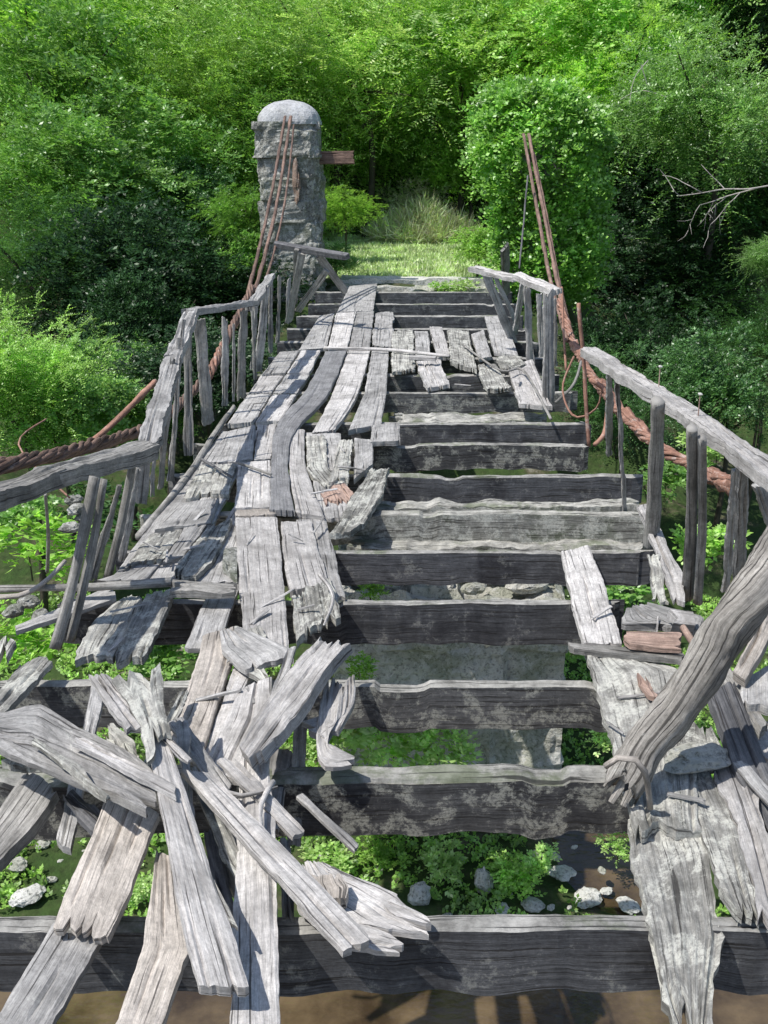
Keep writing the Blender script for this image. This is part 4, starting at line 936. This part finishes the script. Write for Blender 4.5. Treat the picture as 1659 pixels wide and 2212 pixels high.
db = empty('dead_branch', Q(1560,400,17), 'bare pale dead branches hanging in the dark hollow at the right', 'branch')
rb6 = random.Random(6)
def twigs(p, dx, dy, ln, r, depth):
    pts = [p]; x, y, Y = p
    for s in range(4):
        x += dx*ln/4+rb6.uniform(-5, 5); y += dy*ln/4+rb6.uniform(-5, 5); Y += rb6.uniform(-.1, .1); pts.append((x, y, Y))
        if depth and s > 0:
            a = rb6.uniform(.4, 1.1)*(-1 if rb6.random() < .65 else 1); c, sn = math.cos(a), math.sin(a)
            twigs((x, y, Y), dx*c-dy*sn, dx*sn+dy*c, ln*rb6.uniform(.3, .5), r*.6, depth-1)
    tube('twig', [Q(*q) for q in pts], (r, r*.45), M['twig'], db, 5, .2, 1, step=.12)
twigs((1665,400,17), -1, .1, 200, .013, 1)
twigs((1640,405,17), -.9, .35, 150, .011, 2)
twigs((1600,415,16.9), -.6, .7, 100, .009, 1)
db = empty('dead_branch', Q(1380,180,20), 'thin bare twigs in the trees right of the ivy pillar top', 'branch')
for i, b in enumerate([[(1440,210,20),(1385,195,20),(1340,215,20)],[(1400,130,20),(1370,170,20),(1360,225,20)],[(1385,140,20),(1400,190,20)]]): tube('twig', [Q(*p) for p in b], (.010,.004), M['twig'], db, 5, .2, i, step=.1)

# ------------------------------------------------------------------ rocks
rocks = [
 (95,1820,-3.02,.07,'rock','rounded grey rock at the left between board and bank'),
 (38,1868,-3.0,.08,'rock','bigger pale rock at the left edge above the white slab'),
 (60,1935,-3.0,.13,'white_rock','flat white slab at the left edge on the riverbed'),
 (1045,1905,-3.0,.09,'rock','upright grey slab stone among the weeds'),
 (905,1935,-3.0,.08,'rock','slanted grey stone left of the upright slab stone'),
 (1085,1965,-3.05,.06,'white_rock','rounded stone just below the upright slab stone'),
 (1150,1955,-3.05,.08,'rock','dark edged stone right of the rounded stone'),
 (1270,1940,-3.17,.12,'white_rock','white flat rock in the water, largest of three'),
 (1358,1955,-3.17,.09,'white_rock','white flat rock in the water, the rightmost'),
 (1310,1925,-3.17,.05,'white_rock','smallest white rock in the water between two bigger ones'),
 (1160,1848,-2.95,.05,'rock','small square tan stone at the top of the weeds'),
 (1215,1885,-3.1,.10,'white_rock','broad pale stone at the edge of the water'),
 (965,1985,-3.08,.06,'rock','stone nearest the crossbeam in the weeds'),
 (20,1790,-2.9,.08,'rock','stone at the left edge under the thick board end'),
]
for i, (px, py, z, r, mt, lab) in enumerate(rocks):
    fl = .35 if mt == 'white_rock' else (1.4 if 'upright' in lab else .5)
    rock('river_rock', P(px, py, z), (r, r*.8, r*fl), M[mt], lab, i+1, 'stones on the riverbed')
for i, (px, py) in enumerate([(690,1850),(760,1830),(820,1880),(870,1960),(1000,1860),(1010,1985),(1120,1900),(1190,1960),(1200,1850),(1240,1830),(1300,1880),(1390,1900),(740,1930),(60,1800),(130,1860),(20,1830),(110,1900),(180,1840),(1340,1990),(1230,1960),(1100,1930)]):
    r = .02+.028*((i*.37) % 1); rock('pebble', P(px, py, -3.06), (r, r*.8, r*.5), M['white_rock' if i % 3 == 0 else 'rock'], 'small pale pebble lying among the riverbed weeds', i+30, 'pebbles on the riverbed', sub=2, cat='pebble')
rb = empty('rubble_heap', Q(170,1090,6.0), 'rubble stones outside the left railing below the sagging handrail', 'rubble')
for i, (px, py, Y) in enumerate([(160,1080,6.2),(180,1120,6.1),(150,1140,6.0),(165,1100,6.1),(60,1300,5.2),(30,1320,5.1),(90,1330,5.1)]):
    rock('stone', Q(px, py, Y), .06, M['stone'], None, i+3, parent=rb)

# ------------------------------------------------------------------ light, world, camera
w = bpy.data.worlds.new('World'); scene.world = w; w.use_nodes = True
nt = w.node_tree; nt.nodes.clear(); sky = nt.nodes.new('ShaderNodeTexSky'); sky.sky_type = 'NISHITA'; sky.sun_disc = False
sd = Vector((-.42, -.20, .85)).normalized()
el = math.asin(sd.z); az = math.atan2(sd.x, sd.y)
sky.sun_elevation = el; sky.sun_rotation = az
bg = nt.nodes.new('ShaderNodeBackground'); bg.inputs[1].default_value = .15
ow = nt.nodes.new('ShaderNodeOutputWorld'); nt.links.new(sky.outputs[0], bg.inputs[0]); nt.links.new(bg.outputs[0], ow.inputs[0])
sl = bpy.data.lights.new('sun', 'SUN'); sl.energy = 5; sl.angle = math.radians(.5); sl.color = (1, .96, .9)
so = bpy.data.objects.new('sun', sl); COL.objects.link(so); so.rotation_euler = sd.to_track_quat('Z', 'Y').to_euler(); so.location = sd*30
cam = bpy.data.cameras.new('camera'); co = bpy.data.objects.new('camera', cam); COL.objects.link(co)
cam.sensor_fit = 'VERTICAL'; cam.sensor_height = 36; cam.lens = F/2212*36; cam.shift_x = -(VX-829.5)/2212
cam.clip_end = 500; cam.clip_start = .05
co.location = CAM; co.rotation_euler = (math.pi/2-PT, 0, 0)
scene.camera = co
scene.view_settings.view_transform = 'Standard'; scene.view_settings.look = 'None'; scene.view_settings.exposure = 0
